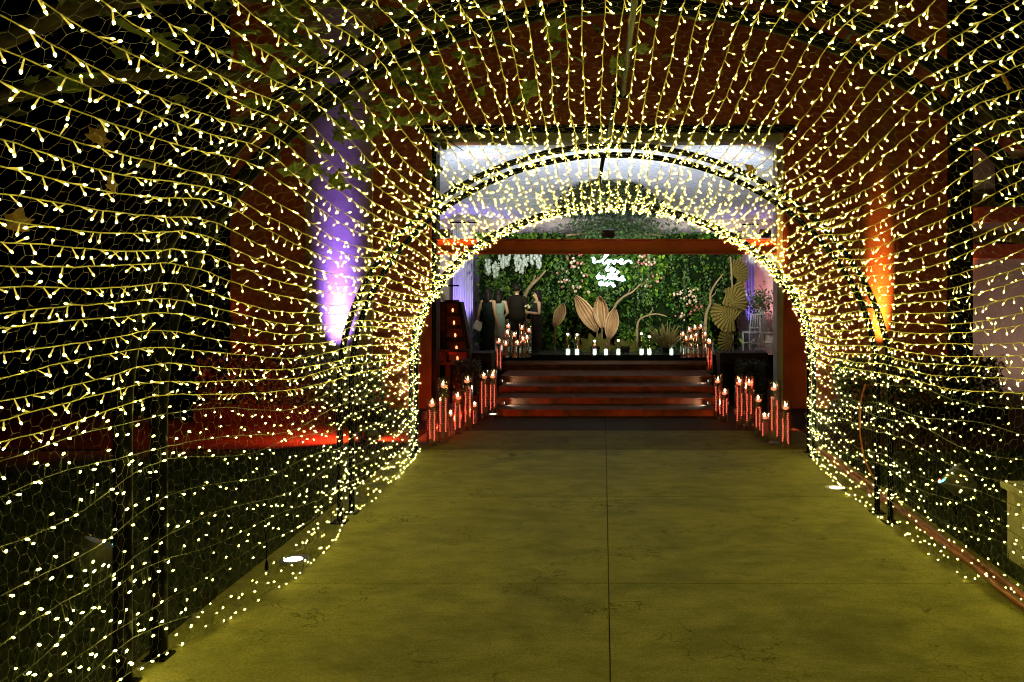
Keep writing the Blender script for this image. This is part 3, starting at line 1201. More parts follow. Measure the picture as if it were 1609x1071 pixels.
def wall_leaves(n, seed):
    r = np.random.default_rng(seed)
    x = r.uniform(-3.4, 3.35, n)
    z = r.uniform(0, 3.0, n)
    # hanging swags: depth follows a soft noise so that light and dark masses form
    dep = np.array([noise.noise(Vector((a * 0.9, 0, b * 0.7))) + 0.6 * noise.noise(Vector((a * 2.3, 3, b * 1.6))) for a, b in zip(x, z)])
    y = -0.12 - 0.5 * np.clip(dep + 0.3, 0, 1) * r.uniform(0.4, 1, n)
    keep = r.uniform(0, 1, n) < np.clip(0.55 + 1.5 * dep, 0.12, 1)
    return np.stack([x, y, z], 1)[keep], r


c_, r_ = wall_leaves(22000, 11)
v, f = leaves_at(c_, 0.13, r_, up=-1.1)
tag(link('foliage', raw_mesh('foliage', v, f, [M_GW]), gw), kind='stuff')
# trailing strands on the wall
vv, ff, o_ = [], [], 0
r_ = np.random.default_rng(5)
for k in range(130):
    x, z = r_.uniform(-3.2, 3.2), r_.uniform(1.2, 2.9)
    L_ = r_.uniform(0.4, 1.1)
    n = int(L_ * 45)
    zz = z - np.linspace(0, L_, n)
    c = np.stack([x + 0.05 * np.sin(zz * 5 + k) + r_.normal(0, 0.02, n), -0.45 - r_.uniform(0, 0.2) + 0 * zz, zz], 1)
    v, f = leaves_at(c, 0.075, r_, up=-1.6)
    vv.append(v)
    ff.append(f + o_)
    o_ += len(v)
tag(link('trailing_vines', raw_mesh('trailing_vines', np.vstack(vv), np.vstack(ff), [M_GW2]), gw), kind='stuff')


def lp(px, py, d):
    return P(px, py, d) - gw.location


# flower sprays on the wall
def blossoms(parent, name, spots_, mats_, r0):
    m = MB()
    for (p, k) in spots_:
        rr_ = r0 * random.uniform(0.7, 1.3)
        m.ball(p, rr_, 6, 4, mi=k, s=(1, 0.8, random.uniform(0.8, 1.05)))
        m.ball(Vector(p) + Vector((random.uniform(-.5, .5) * rr_, -0.3 * rr_, random.uniform(-.5, .5) * rr_)), rr_ * 0.7, 6, 4, mi=k)
    o = m.build(name, mats_, parent, smooth=True)
    return tag(o, kind='stuff')


M_PINK = mat('pink_petal', (0.34, 0.11, 0.09), 0.6, vary=0.2)
M_BLUSH = mat('blush_petal', (0.50, 0.36, 0.27), 0.6, vary=0.1)
M_WHITEP = mat('white_petal', (0.40, 0.45, 0.40), 0.6, vary=0.1)
for (x0, x1, y0, y1, n) in ((883, 922, 396, 462, 52), (1000, 1035, 398, 452, 44), (985, 1062, 395, 414, 20), (1060, 1102, 478, 504, 24), (868, 884, 425, 460, 6)):
    sp = []
    for k in range(n):
        if random.random() < 0.3:
            continue
        px = random.gauss((x0 + x1) / 2, (x1 - x0) / 4)
        py = random.uniform(y0, y1)
        sp.append((lp(px, py, 20.62 + random.uniform(-.05, .1)), 0 if random.random() < 0.45 else 1))
    blossoms(gw, 'rose_spray', sp, [M_PINK, M_BLUSH], 0.036)
sp = [(lp(random.gauss(1085, 11), random.gauss(468, 10), 20.5), 0) for k in range(34)]
blossoms(gw, 'white_blossom_spray', sp, [M_BLUSH], 0.028)
for (px, y0, y1) in ((767, 408, 430), (779, 413, 434), (789, 402, 420), (797, 396, 416), (813, 394, 424), (819, 402, 428), (826, 396, 416), (837, 394, 414), (847, 400, 420)):
    m = MB()
    for k in range(20):
        t_ = k / 19
        w = 5.5 * (1 - 0.6 * t_)
        p = lp(px + random.uniform(-w, w), y0 + (y1 - y0) * t_, 20.55 + random.uniform(-.08, .08))
        m.ball(p, 0.045, 5, 3, s=(1, 1, 1.2))
    m.build('wisteria_raceme', M_WHITEP, gw, smooth=True)

# hanging foliage cloud under the ceiling
hf = thing('hanging_foliage', 'dark hanging foliage cloud under the white ceiling above the neon sign', 'foliage', tuple(P(958, 312, 19.3)))
r_ = np.random.default_rng(21)
c = r_.normal(0, 1, (4200, 3))
c /= np.linalg.norm(c, axis=1, keepdims=True)
c *= (r_.uniform(0.3, 1, (4200, 1)) ** 0.5) * np.array([[1.3, 0.55, 0.46]])
c[:, 2] += 0.25 * np.cos(c[:, 0] * 1.4) - 0.2
v, f = leaves_at(c, 0.11, r_)
tag(link('leaves', raw_mesh('leaves', v, f, [M_HEDGE]), hf), kind='stuff')
m = MB()
m.tube([(-0.9, 0, -0.05), (0, 0, 0.1), (0.9, 0, -0.05)], 0.025, 6)
m.tube([(-0.4, 0, 0.05), (-0.4, 0, 0.85)], 0.006, 4)
m.tube([(0.4, 0, 0.05), (0.4, 0, 0.85)], 0.006, 4)
m.build('hanger', M_BLACK, hf)
hf2 = thing('hanging_foliage', 'pale grey-green foliage swag just above the red tie beam', 'foliage', tuple(P(965, 362, 20.3)))
r_ = np.random.default_rng(22)
c = r_.normal(0, 1, (2600, 3)) * np.array([[0.62, 0.22, 0.2]])
v, f = leaves_at(c, 0.10, r_)
tag(link('leaves', raw_mesh('leaves', v, f, [M_GW2]), hf2), kind='stuff')
m = MB()
m.tube([(-1.2, 0.2, -0.1), (0, 0.2, 0.02), (1.2, 0.2, -0.1)], 0.03, 6)
m.build('hanger', M_DRIFT, hf2)

# neon sign: hand-lettered script "love is in the air"
NEON = {
    'love': [[(405, 212), (445, 200), (450, 245), (425, 275), (450, 292), (530, 278), (610, 255), (690, 185), (745, 115), (735, 95),
              (700, 120), (650, 210), (632, 280), (655, 315), (690, 300), (725, 262), (760, 250), (770, 285), (745, 318), (725, 295),
              (745, 258), (800, 262), (835, 262), (850, 300), (870, 318), (890, 280), (898, 250), (930, 268), (985, 272), (1040, 252),
              (1035, 232), (1000, 250), (990, 295), (1025, 322), (1080, 308), (1130, 272), (1190, 262), (1225, 285), (1232, 318)]],
    'is': [[(690, 440), (725, 410), (752, 365), (722, 420), (712, 460), (740, 470), (785, 440), (835, 400), (830, 425), (868, 455),
            (850, 492), (812, 490), (850, 470), (905, 440)], [(760, 340), (764, 346)]],
    'in the': [[(495, 610), (530, 580), (552, 545), (528, 590), (522, 625), (550, 630), (590, 600), (600, 585), (598, 630), (625, 600), (650, 592),
                (655, 625), (680, 640), (725, 610), (790, 560), (825, 510), (795, 570), (775, 630), (800, 645), (850, 610), (925, 540), (965, 490),
                (940, 500), (895, 590), (875, 655), (905, 620), (935, 612), (935, 650), (965, 660), (1015, 640), (1060, 615), (1050, 592),
                (1015, 610), (1010, 655), (1045, 672), (1105, 650)], [(550, 515), (554, 520)], [(730, 545), (800, 540), (880, 545)]],
    'air': [[(615, 715), (585, 705), (560, 735), (575, 765), (612, 750), (632, 710), (625, 755), (650, 765), (690, 740), (715, 715), (700, 755),
             (720, 780), (765, 750), (805, 720), (812, 745), (850, 735), (838, 775), (860, 800), (895, 770)], [(735, 690), (739, 694)]],
}
neon = thing('neon_sign', 'white neon script sign reading love is in the air on the plant wall', 'neon sign', tuple(P(958, 425, 20.55)))
M_NEON = glow('neon_white', (0.70, 0.95, 1.0), 9.0)
for w, strokes in NEON.items():
    m = MB()
    for s_ in strokes:
        pts = [P(900 + x / 13.41, 390 + y / 13.41, 20.55) - neon.location for (x, y) in s_]
        m.tube(catmull(pts, 4), 0.024, 6)
    m.build('neon_word', M_NEON, neon, smooth=True)
m = MB()
for (x, y) in ((450, 290), (1190, 270), (560, 640), (1050, 665), (700, 775)):
    p = P(900 + x / 13.41, 390 + y / 13.41, 20.55) - neon.location
    m.tube([p, p + Vector((0, 0.3, 0))], 0.008, 5)
m.build('standoffs', M_BLACK, neon)

# driftwood branches in front of the wall
for lab, pts, r0 in (('pale driftwood branch rising to the roses beside the neon sign', [(958, 500), (968, 478), (980, 466), (994, 458), (1006, 446)], 0.045),
                     ('bent driftwood branch low above the dried grass', [(1001, 516), (1004, 503), (1016, 496), (1032, 493), (1048, 497)], 0.035),
                     ('tall crooked driftwood branch beside the fan palms', [(1108, 512), (1110, 492), (1116, 476), (1116, 462), (1124, 446), (1136, 430)], 0.05),
                     ('driftwood branch above the guests near the wisteria', [(822, 470), (832, 452), (846, 438), (858, 424)], 0.05),
                     ('thin driftwood branch leaning above the guests', [(826, 458), (836, 444), (842, 432)], 0.035)):
    w = [P(x, y, 20.35) for (x, y) in pts]
    b = Vector((w[0].x, 20.4, ZS))
    t = thing('driftwood_branch', lab, 'branch', b, group='driftwood branches')
    c = catmull([b + Vector((0, 0.15, 0.02))] * 0 + w, 5)
    m = MB()
    m.tube([p - b for p in c], [r0 * (1.0 - 0.6 * i / (len(c) - 1)) for i in range(len(c))], 7)
    s_ = m.build('limb', M_DRIFT, t, smooth=True)
    m = MB()
    k = len(c) // 2
    m.tube([c[k] - b, c[k] - b + Vector((0.12, -0.02, 0.10)), c[k] - b + Vector((0.16, -0.02, 0.22))], [r0 * 0.5, r0 * 0.35, r0 * 0.15], 5)
    m.build('twig', M_DRIFT, s_, smooth=True)
    m = MB()
    m.tube([w[0] - b, Vector((w[0].x - b.x, 0.05, 0.0))], [r0, r0 * 1.25], 7)
    m.build('butt', M_DRIFT, t, smooth=True)

# big dried palm spear leaves
M_SPEAR = mat('dried_palm_spear', (0.44, 0.28, 0.15), 0.7, vary=0.18, scale=5, trans=0.15)


def spear(label, tip, foot, wpx, d, curl=0.25):
    a, b = P(*foot, d), P(*tip, d - 0.1)
    t = thing('palm_spear_leaf', label, 'dried leaf', (a.x, d, ZS), group='dried palm spears')
    base = Vector((a.x, d, ZS))
    ax = (b - a)
    L_ = ax.length
    ax.normalize()
    sd = ax.cross(Vector((0, 1, 0))).normalized()
    W_ = wpx * d / F / 2
    m = MB()
    nl, nw = 14, 10
    vs, fs = [], []
    for i in range(nl + 1):
        u = i / nl
        ww = W_ * (math.sin(PI * min(1, u * 0.96 + 0.04)) ** 0.75) * (1 if u < 0.97 else 0.4)
        for j in range(nw + 1):
            v_ = j / nw * 2 - 1
            pl = 0.028 * (1 if j % 2 else -1) * (1 - abs(v_) * 0.3)
            p = a + ax * (L_ * u) + sd * (ww * v_) + Vector((0, -1, 0)) * (pl + curl * 0.25 * v_ * v_ - 0.10 * math.sin(PI * u))
            vs.append(p - base)
    for i in range(nl):
        for j in range(nw):
            q = i * (nw + 1) + j
            fs.append((q, q + 1, q + nw + 2, q + nw + 1))
    m.add(vs, fs)
    o = m.build('blade', M_SPEAR, t)
    md = o.modifiers.new('thick', 'SOLIDIFY')
    md.thickness = 0.006
    m = MB()
    m.tube([a - base, Vector((0.0, 0.05, 0.0))], [0.018, 0.022], 6)
    m.build('stalk', M_DRIFT, t)


spear('smallest tan palm spear leaf, apart from the other three', (886, 476), (872, 512), 18, 19.9)
spear('long tan palm spear leaf leaning towards the guests', (904, 463), (938, 520), 25, 19.8)
spear('curled brown palm spear leaf standing upright behind the others', (942, 464), (946, 514), 24, 19.95, 1.2)
spear('tan palm spear leaf leaning under the neon sign', (966, 483), (957, 532), 22, 19.7)

# yellow-green leaves at their foot
for lab, px, py, w in (('yellow-green broad leaf plant at the foot of the palm spears', 935, 527, 0.85), ('small ochre plant near the foot of the palm spears', 982, 530, 0.6)):
    b = P(px, 556, 19.75)
    b.z = ZS
    t = thing('leaf_plant', lab, 'plant', b)
    for k in range(6):
        an = -1.2 + 2.4 * k / 5
        m = MB()
        L_ = 0.5 * w
        d_ = Vector((math.sin(an), -0.35, math.cos(an) * 0.9)).normalized()
        s_ = d_.cross(Vector((0, 1, 0))).normalized()
        vs = []
        for i in range(6):
            u = i / 5
            ww = 0.11 * w * math.sin(PI * min(1, u * 0.9 + 0.08))
            c = d_ * (0.1 + L_ * u) + Vector((0, -0.1 * u * u, 0))
            vs += [c - s_ * ww, c + Vector((0, 0.02, 0)), c + s_ * ww]
        fs = []
        for i in range(5):
            for j in range(2):
                fs.append((i * 3 + j, i * 3 + j + 1, i * 3 + j + 4, i * 3 + j + 3))
        m.add(vs, fs)
        m.build('leaf', mat('lime_leaf', (0.20, 0.22, 0.05), 0.5, vary=0.2, trans=0.2), t)
    m = MB()
    m.lathe([(0.10, 0.0), (0.13, 0.10), (0.12, 0.14), (0.10, 0.14)], 12)
    m.build('pot', M_BLACKWOOD, t)

# dried grass bunch
b = P(1048, 556, 19.6)
b.z = ZS
t = thing('dried_grass_bunch', 'spiky bunch of ochre dried grass at the stage edge', 'dried grass', b)
r_ = np.random.default_rng(8)
m = MB()
for k in range(80):
    an, ti = r_.uniform(0, 2 * PI), r_.uniform(0.1, 0.85)
    L_ = r_.uniform(0.45, 0.85)
    d_ = Vector((math.sin(ti) * math.cos(an), math.sin(ti) * math.sin(an) * 0.5, math.cos(ti)))
    m.tube([Vector((0, 0, 0.02)), d_ * L_ * 0.6, d_ * L_ + Vector((0, 0, -0.06))], [0.006, 0.022, 0.004], 4)
tag(m.build('plumes', mat('ochre_grass', (0.20, 0.16, 0.055), 0.8, vary=0.2), t), kind='stuff')
m = MB()
m.lathe([(0.09, 0.0), (0.12, 0.06), (0.10, 0.12), (0.08, 0.12)], 12)
m.build('pot', M_BLACKWOOD, t)

# fan palm leaves, dried and gold
M_FAN = mat('gold_fan_palm', (0.17, 0.125, 0.03), 0.6, vary=0.2, scale=4, trans=0.15)
FB = Vector((P(1152, 556, 20.0).x, 20.0, ZS))
fan = thing('fan_palm_stand', 'tall stand of dried gold fan palm leaves beside the driftwood', 'dried palm', FB)
m = MB()
m.tube([(0, 0.1, 0), (0.02, 0.1, 1.1), (-0.05, 0.1, 2.3)], 0.025, 6)
m.build('pole', M_DRIFT, fan)
for (px, py, rpx, an, sp) in ((1150, 430, 26, 1.9, 2.4), (1143, 455, 28, 0.9, 2.6), (1163, 462, 24, -0.5, 2.6), (1147, 476, 27, 2.3, 2.6), (1150, 488, 36, -0.9, 2.2), (1146, 512, 34, 3.4, 2.0), (1152, 535, 26, -1.6, 2.6)):
    c = P(px, py, 19.85 + random.uniform(-0.1, 0.1)) - FB
    R_ = rpx * 19.9 / F
    m = MB()
    n = 22
    vs = [tuple(c)]
    for i in range(n + 1):
        a = an - sp / 2 + sp * i / n
        pl = -0.07 if i % 2 else 0.03
        rr_ = R_ * (1 - 0.12 * abs(i / n * 2 - 1) ** 3) * (1.0 if i % 2 else 0.93)
        vs.append(tuple(c + Vector((math.sin(a) * rr_, pl - 0.06, -math.cos(a) * rr_))))
        vs.append(tuple(c + Vector((math.sin(a) * rr_ * 0.5, pl * 0.5 - 0.05, -math.cos(a) * rr_ * 0.5))))
    fs = []
    for i in range(n):
        o1, i1, o2, i2 = 1 + 2 * i, 2 + 2 * i, 3 + 2 * i, 4 + 2 * i
        fs += [(0, i1, i2), (i1, o1, o2, i2)]
    m.add(vs, fs)
    o = m.build('fan_leaf', M_FAN, fan)
    o.modifiers.new('thick', 'SOLIDIFY').thickness = 0.006

# drapes
def drape(label, pa, pb, z0, z1, d, m_, pleats=9, amp=0.05, swag=0.0):
    xa, xb = (pa - 948) * d / F, (pb - 948) * d / F
    t = thing('drape', label, 'drape', ((xa + xb) / 2, d, z0))
    n, k = pleats * 8, 12
    vs, fs = [], []
    for j in range(k + 1):
        w = j / k
        for i in range(n + 1):
            u = i / n
            x = (u - 0.5) * (xb - xa) + swag * math.sin(w * PI / 2) ** 3 * (1 - u) * -1
            vs.append((x, amp * math.sin(u * pleats * 2 * PI) * (0.7 + 0.3 * w), w * (z1 - z0)))
    for j in range(k):
        for i in range(n):
            q = j * (n + 1) + i
            fs.append((q, q + 1, q + n + 2, q + n + 1))
    m = MB()
    m.add(vs, fs)
    o = m.build('cloth', m_, t, smooth=True)
    o.modifiers.new('thick', 'SOLIDIFY').thickness = 0.008
    m = MB()
    m.tube([(-(xb - xa) / 2 - 0.1, 0, z1 - z0 + 0.01), ((xb - xa) / 2 + 0.1, 0, z1 - z0 + 0.01)], 0.02, 6)
    m.build('rail', M_BLACK, t)
    return t


M_DRAPE = mat('white_drape_cloth', (0.70, 0.68, 0.70), 0.8)
drape('violet-lit drape behind the guests, next to the ladder shelf', 712, 744, ZS, 4.1, 22.2, M_DRAPE)
drape('thin violet-edged drape behind the fan palms', 1172, 1186, ZS, 4.05, 22.2, M_DRAPE, 3)
par_light('violet uplight at the foot of the drape behind the guests', (-3.9, 21.8, ZS), (-3.8, 22.25, 3.4), VIOLET, 420, 60, 'violet_lens', 6, r=0.07)
par_light('violet uplight at the foot of the drape behind the fan palms', (3.95, 21.8, ZS), (3.95, 22.25, 3.2), VIOLET, 150, 50, 'violet_lens', 6, r=0.07)
par_light('warm pink uplight in the corner behind the slatted chairs', (4.6, 21.7, ZS), (4.6, 22.75, 2.6), (1.0, 0.40, 0.42), 170, 70, 'pink_lens', 6, r=0.07)

# tied-back red-lit cloth by the ladder shelf
m = MB()
vs, fs = [], []
for j in range(11):
    w = j / 10
    for i in range(25):
        u = i / 24
        x = -0.42 + u * (0.75 - 0.55 * w)
        vs.append((x + 0.10 * (1 - w), 0.035 * math.sin(u * 28) * (1 - 0.4 * w), (1 - w) * 0.0 + w * 1.35))
for j in range(10):
    for i in range(24):
        q = j * 25 + i
        fs.append((q, q + 1, q + 26, q + 25))
m.add(vs, fs)
t = thing('table_cloth', 'pink cloth panel lit red, hanging beside the ladder shelf', 'cloth', (-3.35, 17.9, 1.0))
o = m.build('panel', M_DRAPE, t, smooth=True)
o.modifiers.new('thick', 'SOLIDIFY').thickness = 0.006
m = MB()
m.tube([(-0.45, 0, 1.36), (0.2, 0, 1.36)], 0.015, 6)
m.tube([(-0.38, 0.04, -1.0), (-0.38, 0.04, 1.4)], 0.02, 6)
m.build('stand', M_BLACK, t)

# ladder shelf with red-lit niches
sh = thing('ladder_shelf', 'black leaning ladder shelf with red candle-lit niches on the counter', 'shelf', (P(718, 545, 16.75).x, 16.75, 1.0))
M_NICHE = mat('red_niche_board', (0.20, 0.03, 0.02), 0.7)
H_ = 1.02
ww0, ww1, dd = 0.27, 0.17, 0.16


def wz(z):
    return ww0 + (ww1 - ww0) * z / H_


for sx in (-1, 1):
    m = MB()
    vs = []
    for z in (0.0, H_):
        x = sx * wz(z) - 0.10 * z
        for (dx, dy) in ((-0.045, -dd), (0.045, -dd), (0.045, dd), (-0.045, dd)):
            vs.append((x + dx, dy, z))
    m.add(vs, [(3, 2, 1, 0), (4, 5, 6, 7), (0, 1, 5, 4), (1, 2, 6, 5), (2, 3, 7, 6), (3, 0, 4, 7)])
    m.build('upright', M_BLACKWOOD, sh)
for i in range(5):
    z = H_ * i / 4
    w = wz(z)
    m = MB()
    m.box(-w - 0.10 * z + 0.046, w - 0.10 * z - 0.046, -dd + 0.004, dd - 0.004, z - (0.0 if i == 0 else 0.035), z + 0.035)
    s_ = m.build('shelf', M_BLACKWOOD, sh)
    if i < 4:
        m = MB()
        m.ball(Vector((-0.10 * z, -0.05, z + 0.085)), 0.022, 8, 6, s=(1, 1, 1.9))
        m.build('flame', glow('niche_flame', (1.0, 0.22, 0.08), 4.0 if i != 2 else 2.0), s_)
m = MB()
m.add([(-ww0, dd - 0.02, 0), (ww0, dd - 0.02, 0), (ww1 - 0.1, dd - 0.02, H_), (-ww1 - 0.1, dd - 0.02, H_)], [(0, 1, 2, 3)])
m.build('back_board', M_NICHE, sh)
# two niches in the counter front box below
bx = thing('niche_box', 'black box with two red-lit niches in front of the ladder shelf', 'box', (P(703, 560, 16.3).x, 16.3, 0.0))
m = MB()
for (x0, x1, z0, z1) in ((-0.50, 0.46, 0.78, 0.83), (-0.50, 0.46, 1.03, 1.08), (-0.50, -0.44, 0.832, 1.028), (-0.06, 0.0, 0.832, 1.028), (0.40, 0.46, 0.832, 1.028)):
    m.box(x0, x1, -0.13, 0.12, z0, z1)
m.build('frame', M_BLACKWOOD, bx)
m = MB()
m.box(-0.5, 0.46, 0.121, 0.14, 0.78, 1.08)
m.build('back_board', M_NICHE, bx)
for x in (-0.25, 0.2):
    m = MB()
    m.box(x - 0.12, x + 0.12, -0.06, 0.06, 0.831, 0.85)
    s_ = m.build('tray', M_DRAPE, bx)
    m = MB()
    m.ball(Vector((x, 0, 0.9)), 0.022, 8, 6, s=(1, 1, 2.0))
    m.build('flame', glow('niche_flame', (1.0, 0.22, 0.08), 4.0), s_)
for x in (-0.45, 0.41):
    m = MB()
    m.box(x - 0.03, x + 0.03, -0.1, 0.1, 0.0, 0.778)
    m.build('leg', M_BLACKWOOD, bx)

# slatted chairs on the stage at the fan palm side
M_CHAIR = mat('white_chair_lacquer', (0.60, 0.62, 0.68), 0.4)


def chair(label, px, d, rz):
    t = thing('slatted_chair', label, 'chair', ((px - 948) * d / F, d, ZS), rz, group='slatted white chairs on the stage')
    for sx in (-1, 1):
        m = MB()
        m.tube([(sx * 0.19, -0.19, 0), (sx * 0.19, -0.19, 0.45)], 0.016, 6)
        m.build('leg', M_CHAIR, t)
        m = MB()
        m.tube([(sx * 0.19, 0.20, 0), (sx * 0.19, 0.19, 0.45), (sx * 0.18, 0.25, 0.92)], 0.016, 6)
        m.build('leg', M_CHAIR, t)
    m = MB()
    m.box(-0.21, 0.21, -0.21, 0.21, 0.44, 0.48, c=0.01)
    m.build('seat', M_CHAIR, t)
    for z, y in ((0.90, 0.248), (0.58, 0.208)):
        m = MB()
        m.tube([(-0.19, y, z), (0.19, y, z)], 0.014, 6)
        m.build('back_rail', M_CHAIR, t)
    for k in range(5):
        x = -0.12 + 0.06 * k
        m = MB()
        m.tube([(x, 0.208, 0.58), (x, 0.248, 0.90)], 0.010, 5)
        m.build('slat', M_CHAIR, t)
    for y in (-0.19, 0.195):
        m = MB()
        m.tube([(-0.19, y, 0.2), (0.19, y, 0.2)], 0.010, 5)
        m.build('stretcher', M_CHAIR, t)


chair('slatted white chair nearest the fan palms', 1184, 19.9, PI + 0.25)
chair('slatted white chair furthest from the fan palms', 1207, 19.6, PI + 0.05)
# pale flower bush beside the chairs
b = Vector((P(1194, 485, 20.6).x, 20.6, ZS))
t = thing('flower_bush', 'pale grey-green flower arrangement on a stand behind the slatted chairs', 'flowers', b)
r_ = np.random.default_rng(31)
c = r_.normal(0, 1, (900, 3)) * np.array([[0.17, 0.15, 0.17]]) + np.array([[0, 0, 1.15]])
v, f = leaves_at(c, 0.08, r_)
tag(link('foliage', raw_mesh('foliage', v, f, [M_GW2]), t), kind='stuff')
m = MB()
m.lathe([(0.14, 0), (0.14, 0.02), (0.02, 0.04), (0.02, 0.85), (0.10, 0.9), (0.12, 1.02), (0.10, 1.02)], 12)
m.build('stand', M_CHAIR, t)

# ------------------------------------------------------------------ candle vases
M_WAX = mat('candle_wax', (0.80, 0.55, 0.40), 0.5)
M_FLAME = glow('candle_flame', (1.0, 0.50, 0.20), 34.0)
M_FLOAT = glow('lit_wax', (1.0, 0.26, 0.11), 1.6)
M_GLINT = glow('red_reflection_glow', (1.0, 0.14, 0.085), 1.7)
M_BEADDIM = mat('clear_bead', (0.6, 0.6, 0.6), 0.2)


def vase(label, px, yt, yb, wpx, zb, group, glints=True, candle_y=None, name='candle_vase'):
    d = (CAM_H - zb) * F / (yb - 460)
    s = F / d
    H = (yb - yt) / s
    R = wpx * (1.15 if glints else 1.0) / s / 2
    x = (px - 948) / s
    t = thing(name, label, 'vase', (x, d, zb), group=group)
    m = MB()
    m.lathe([(R * 0.001, 0.003), (R, 0.003), (R, H), (R - 0.006, H), (R - 0.006, 0.02), (0.001, 0.02)], 20)
    m.build('glass', M_GLASS, t, smooth=False)
    zc = H * 0.86 if candle_y is None else (yb - candle_y) / s
    m = MB()
    m.lathe([(0.001, 0.022), (R - 0.008, 0.022), (R - 0.008, zc - 0.012), (0.001, zc - 0.012)], 18)
    m.build('water', M_WATER, t)
    rc = min(0.044, R * 0.65)
    m = MB()
    m.lathe([(0.004, -rc * 0.75), (rc * 0.75, -rc * 0.5), (rc, 0.0), (rc * 0.9, rc * 0.3), (0.004, rc * 0.22)], 14,
            M=Matrix.Translation((random.uniform(-.2, .2) * R, 0, zc)))
    c = m.build('candle', M_FLOAT, t, smooth=True)
    m = MB()
    m.lathe([(0.001, 0.0), (0.016, 0.014), (0.012, 0.034), (0.001, 0.060)], 8, M=Matrix.Translation((0, 0, zc + rc * 0.25)))
    m.build('flame', M_FLAME, c, smooth=True)
    if glints:  # glowing dots stand in for red reflections in the glass
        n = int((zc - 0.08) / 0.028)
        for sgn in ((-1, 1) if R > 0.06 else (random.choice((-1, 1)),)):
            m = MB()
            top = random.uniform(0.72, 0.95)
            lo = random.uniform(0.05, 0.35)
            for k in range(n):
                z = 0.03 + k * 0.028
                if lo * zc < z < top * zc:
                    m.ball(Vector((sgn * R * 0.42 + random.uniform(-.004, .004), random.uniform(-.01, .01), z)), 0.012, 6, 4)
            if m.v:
                tag(m.build('glint_streak', M_GLINT, t, smooth=True), kind='stuff')


LG = 'floating-candle vases on the terrace and stage'
for k, a in enumerate(((679, 625, 700, 15), (696, 592, 695, 19), (708, 645, 689, 10), (719, 615, 682, 15), (735, 586, 675, 15), (746, 632, 667, 9), (760, 581, 658, 13), (774, 581, 655, 13))):
    vase('%s floating-candle vase from the tunnel towards the steps on the ladder shelf side' % ordinal(k + 1), *a, 0.0, LG)
for k, a in enumerate(((1234, 630, 702, 17), (1217, 596, 696, 18), (1201, 649, 695, 11), (1191, 619, 686, 12), (1177, 591, 674, 14), (1162, 590, 671, 14), (1139, 610, 663, 11), (1128, 589, 659, 13))):
    vase('%s floating-candle vase from the tunnel towards the steps on the fan palm side' % ordinal(k + 1), *a, 0.0, LG)
vase('lone tall candle vase on the fourth step near the guests', 784, 527, 584, 10, 0.52, LG, candle_y=537)
vase('lone tall candle vase on the fourth step near the fan palms', 1115, 532, 585, 10, 0.52, LG, candle_y=538)
for k, (px, cy) in enumerate(((795, 541), (797, 523), (799, 513), (808, 527), (813, 540), (820, 516), (822, 534), (828, 531), (831, 520))):
    vase('%s slim candle vase from the step end in the stage cluster before the guests' % ordinal(k + 1), px, cy - 8, 562 - (k % 3), 9, ZS, LG, glints=False, candle_y=cy)
for k, (px, cy) in enumerate(((1073, 526), (1078, 533), (1083, 519), (1086, 531), (1092, 516), (1094, 528), (1101, 514), (1108, 526), (1109, 545), (1113, 537))):
    vase('%s slim candle vase from the dried grass in the stage cluster by the fan palms' % ordinal(k + 1), px, cy - 7, 562 - (k % 3), 9, ZS, LG, glints=False, candle_y=cy)

# low candle jars along the stage edge
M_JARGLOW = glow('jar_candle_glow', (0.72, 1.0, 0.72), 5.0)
for k, (px, yt) in enumerate(((891, 521), (906, 522), (934, 532), (952, 537), (972, 531), (1009, 520), (1022, 525), (1057, 539))):
    d = (CAM_H - ZS) * F / (560 - 460)
    s = F / d
    h = (557 - yt) / s
    t = thing('candle_jar', '%s glowing candle jar on the stage edge from the guests towards the dried grass' % ordinal(k + 1), 'candle jar',
              ((px - 948) / s, d + 0.35, ZS), group='candle jars on the stage edge')
    m = MB()
    m.lathe([(0.001, 0.003), (0.055, 0.003), (0.06, 0.02), (0.06, h), (0.055, h), (0.055, 0.02), (0.001, 0.02)], 16)
    m.build('glass', M_GLASS, t)
    m = MB()
    m.lathe([(0.001, 0.022), (0.034, 0.022), (0.038, 0.06), (0.030, 0.14), (0.001, 0.15)], 10)
    m.build('candle', M_JARGLOW, t, smooth=True)
    if h > 0.35:
        m = MB()
        m.ball(Vector((0, 0, h - 0.03)), 0.028, 8, 6)
        m.build('floating_flame', glow('jar_flame', (1.0, 0.85, 0.55), 6.0), t)

# ------------------------------------------------------------------ guests on the stage
M_SKIN = mat('skin', (0.50, 0.31, 0.19), 0.55)
M_HAIR = mat('dark_hair', (0.012, 0.009, 0.007), 0.5, spec=0.1)
M_SAGE = mat('sage_dress', (0.22, 0.29, 0.24), 0.75, vary=0.08, spec=0.1)
M_DKGREEN = mat('dark_green_dress', (0.012, 0.02, 0.017), 0.7, vary=0.15, spec=0.1)
M_CHARC = mat('charcoal_dress', (0.022, 0.023, 0.025), 0.7, vary=0.15, spec=0.1)
M_SUIT = mat('brown_black_suit', (0.012, 0.009, 0.006), 0.8, vary=0.2, spec=0.1)
M_SHOE = mat('black_shoe', (0.01, 0.01, 0.01), 0.35)


def loft(m, rings, n=18):
    """rings: (centre, half width x, half depth y)"""
    vs, fs = [], []
    for (c, a, b) in rings:
        for k in range(n):
            an = 2 * PI * k / n
            vs.append((c[0] + a * math.cos(an), c[1] + b * math.sin(an), c[2]))
    for i in range(len(rings) - 1):
        for k in range(n):
            k2 = (k + 1) % n
            fs.append((i * n + k, i * n + k2, (i + 1) * n + k2, (i + 1) * n + k))
    fs.append(tuple(range(n - 1, -1, -1)))
    fs.append(tuple((len(rings) - 1) * n + k for k in range(n)))
    m.add(vs, fs)


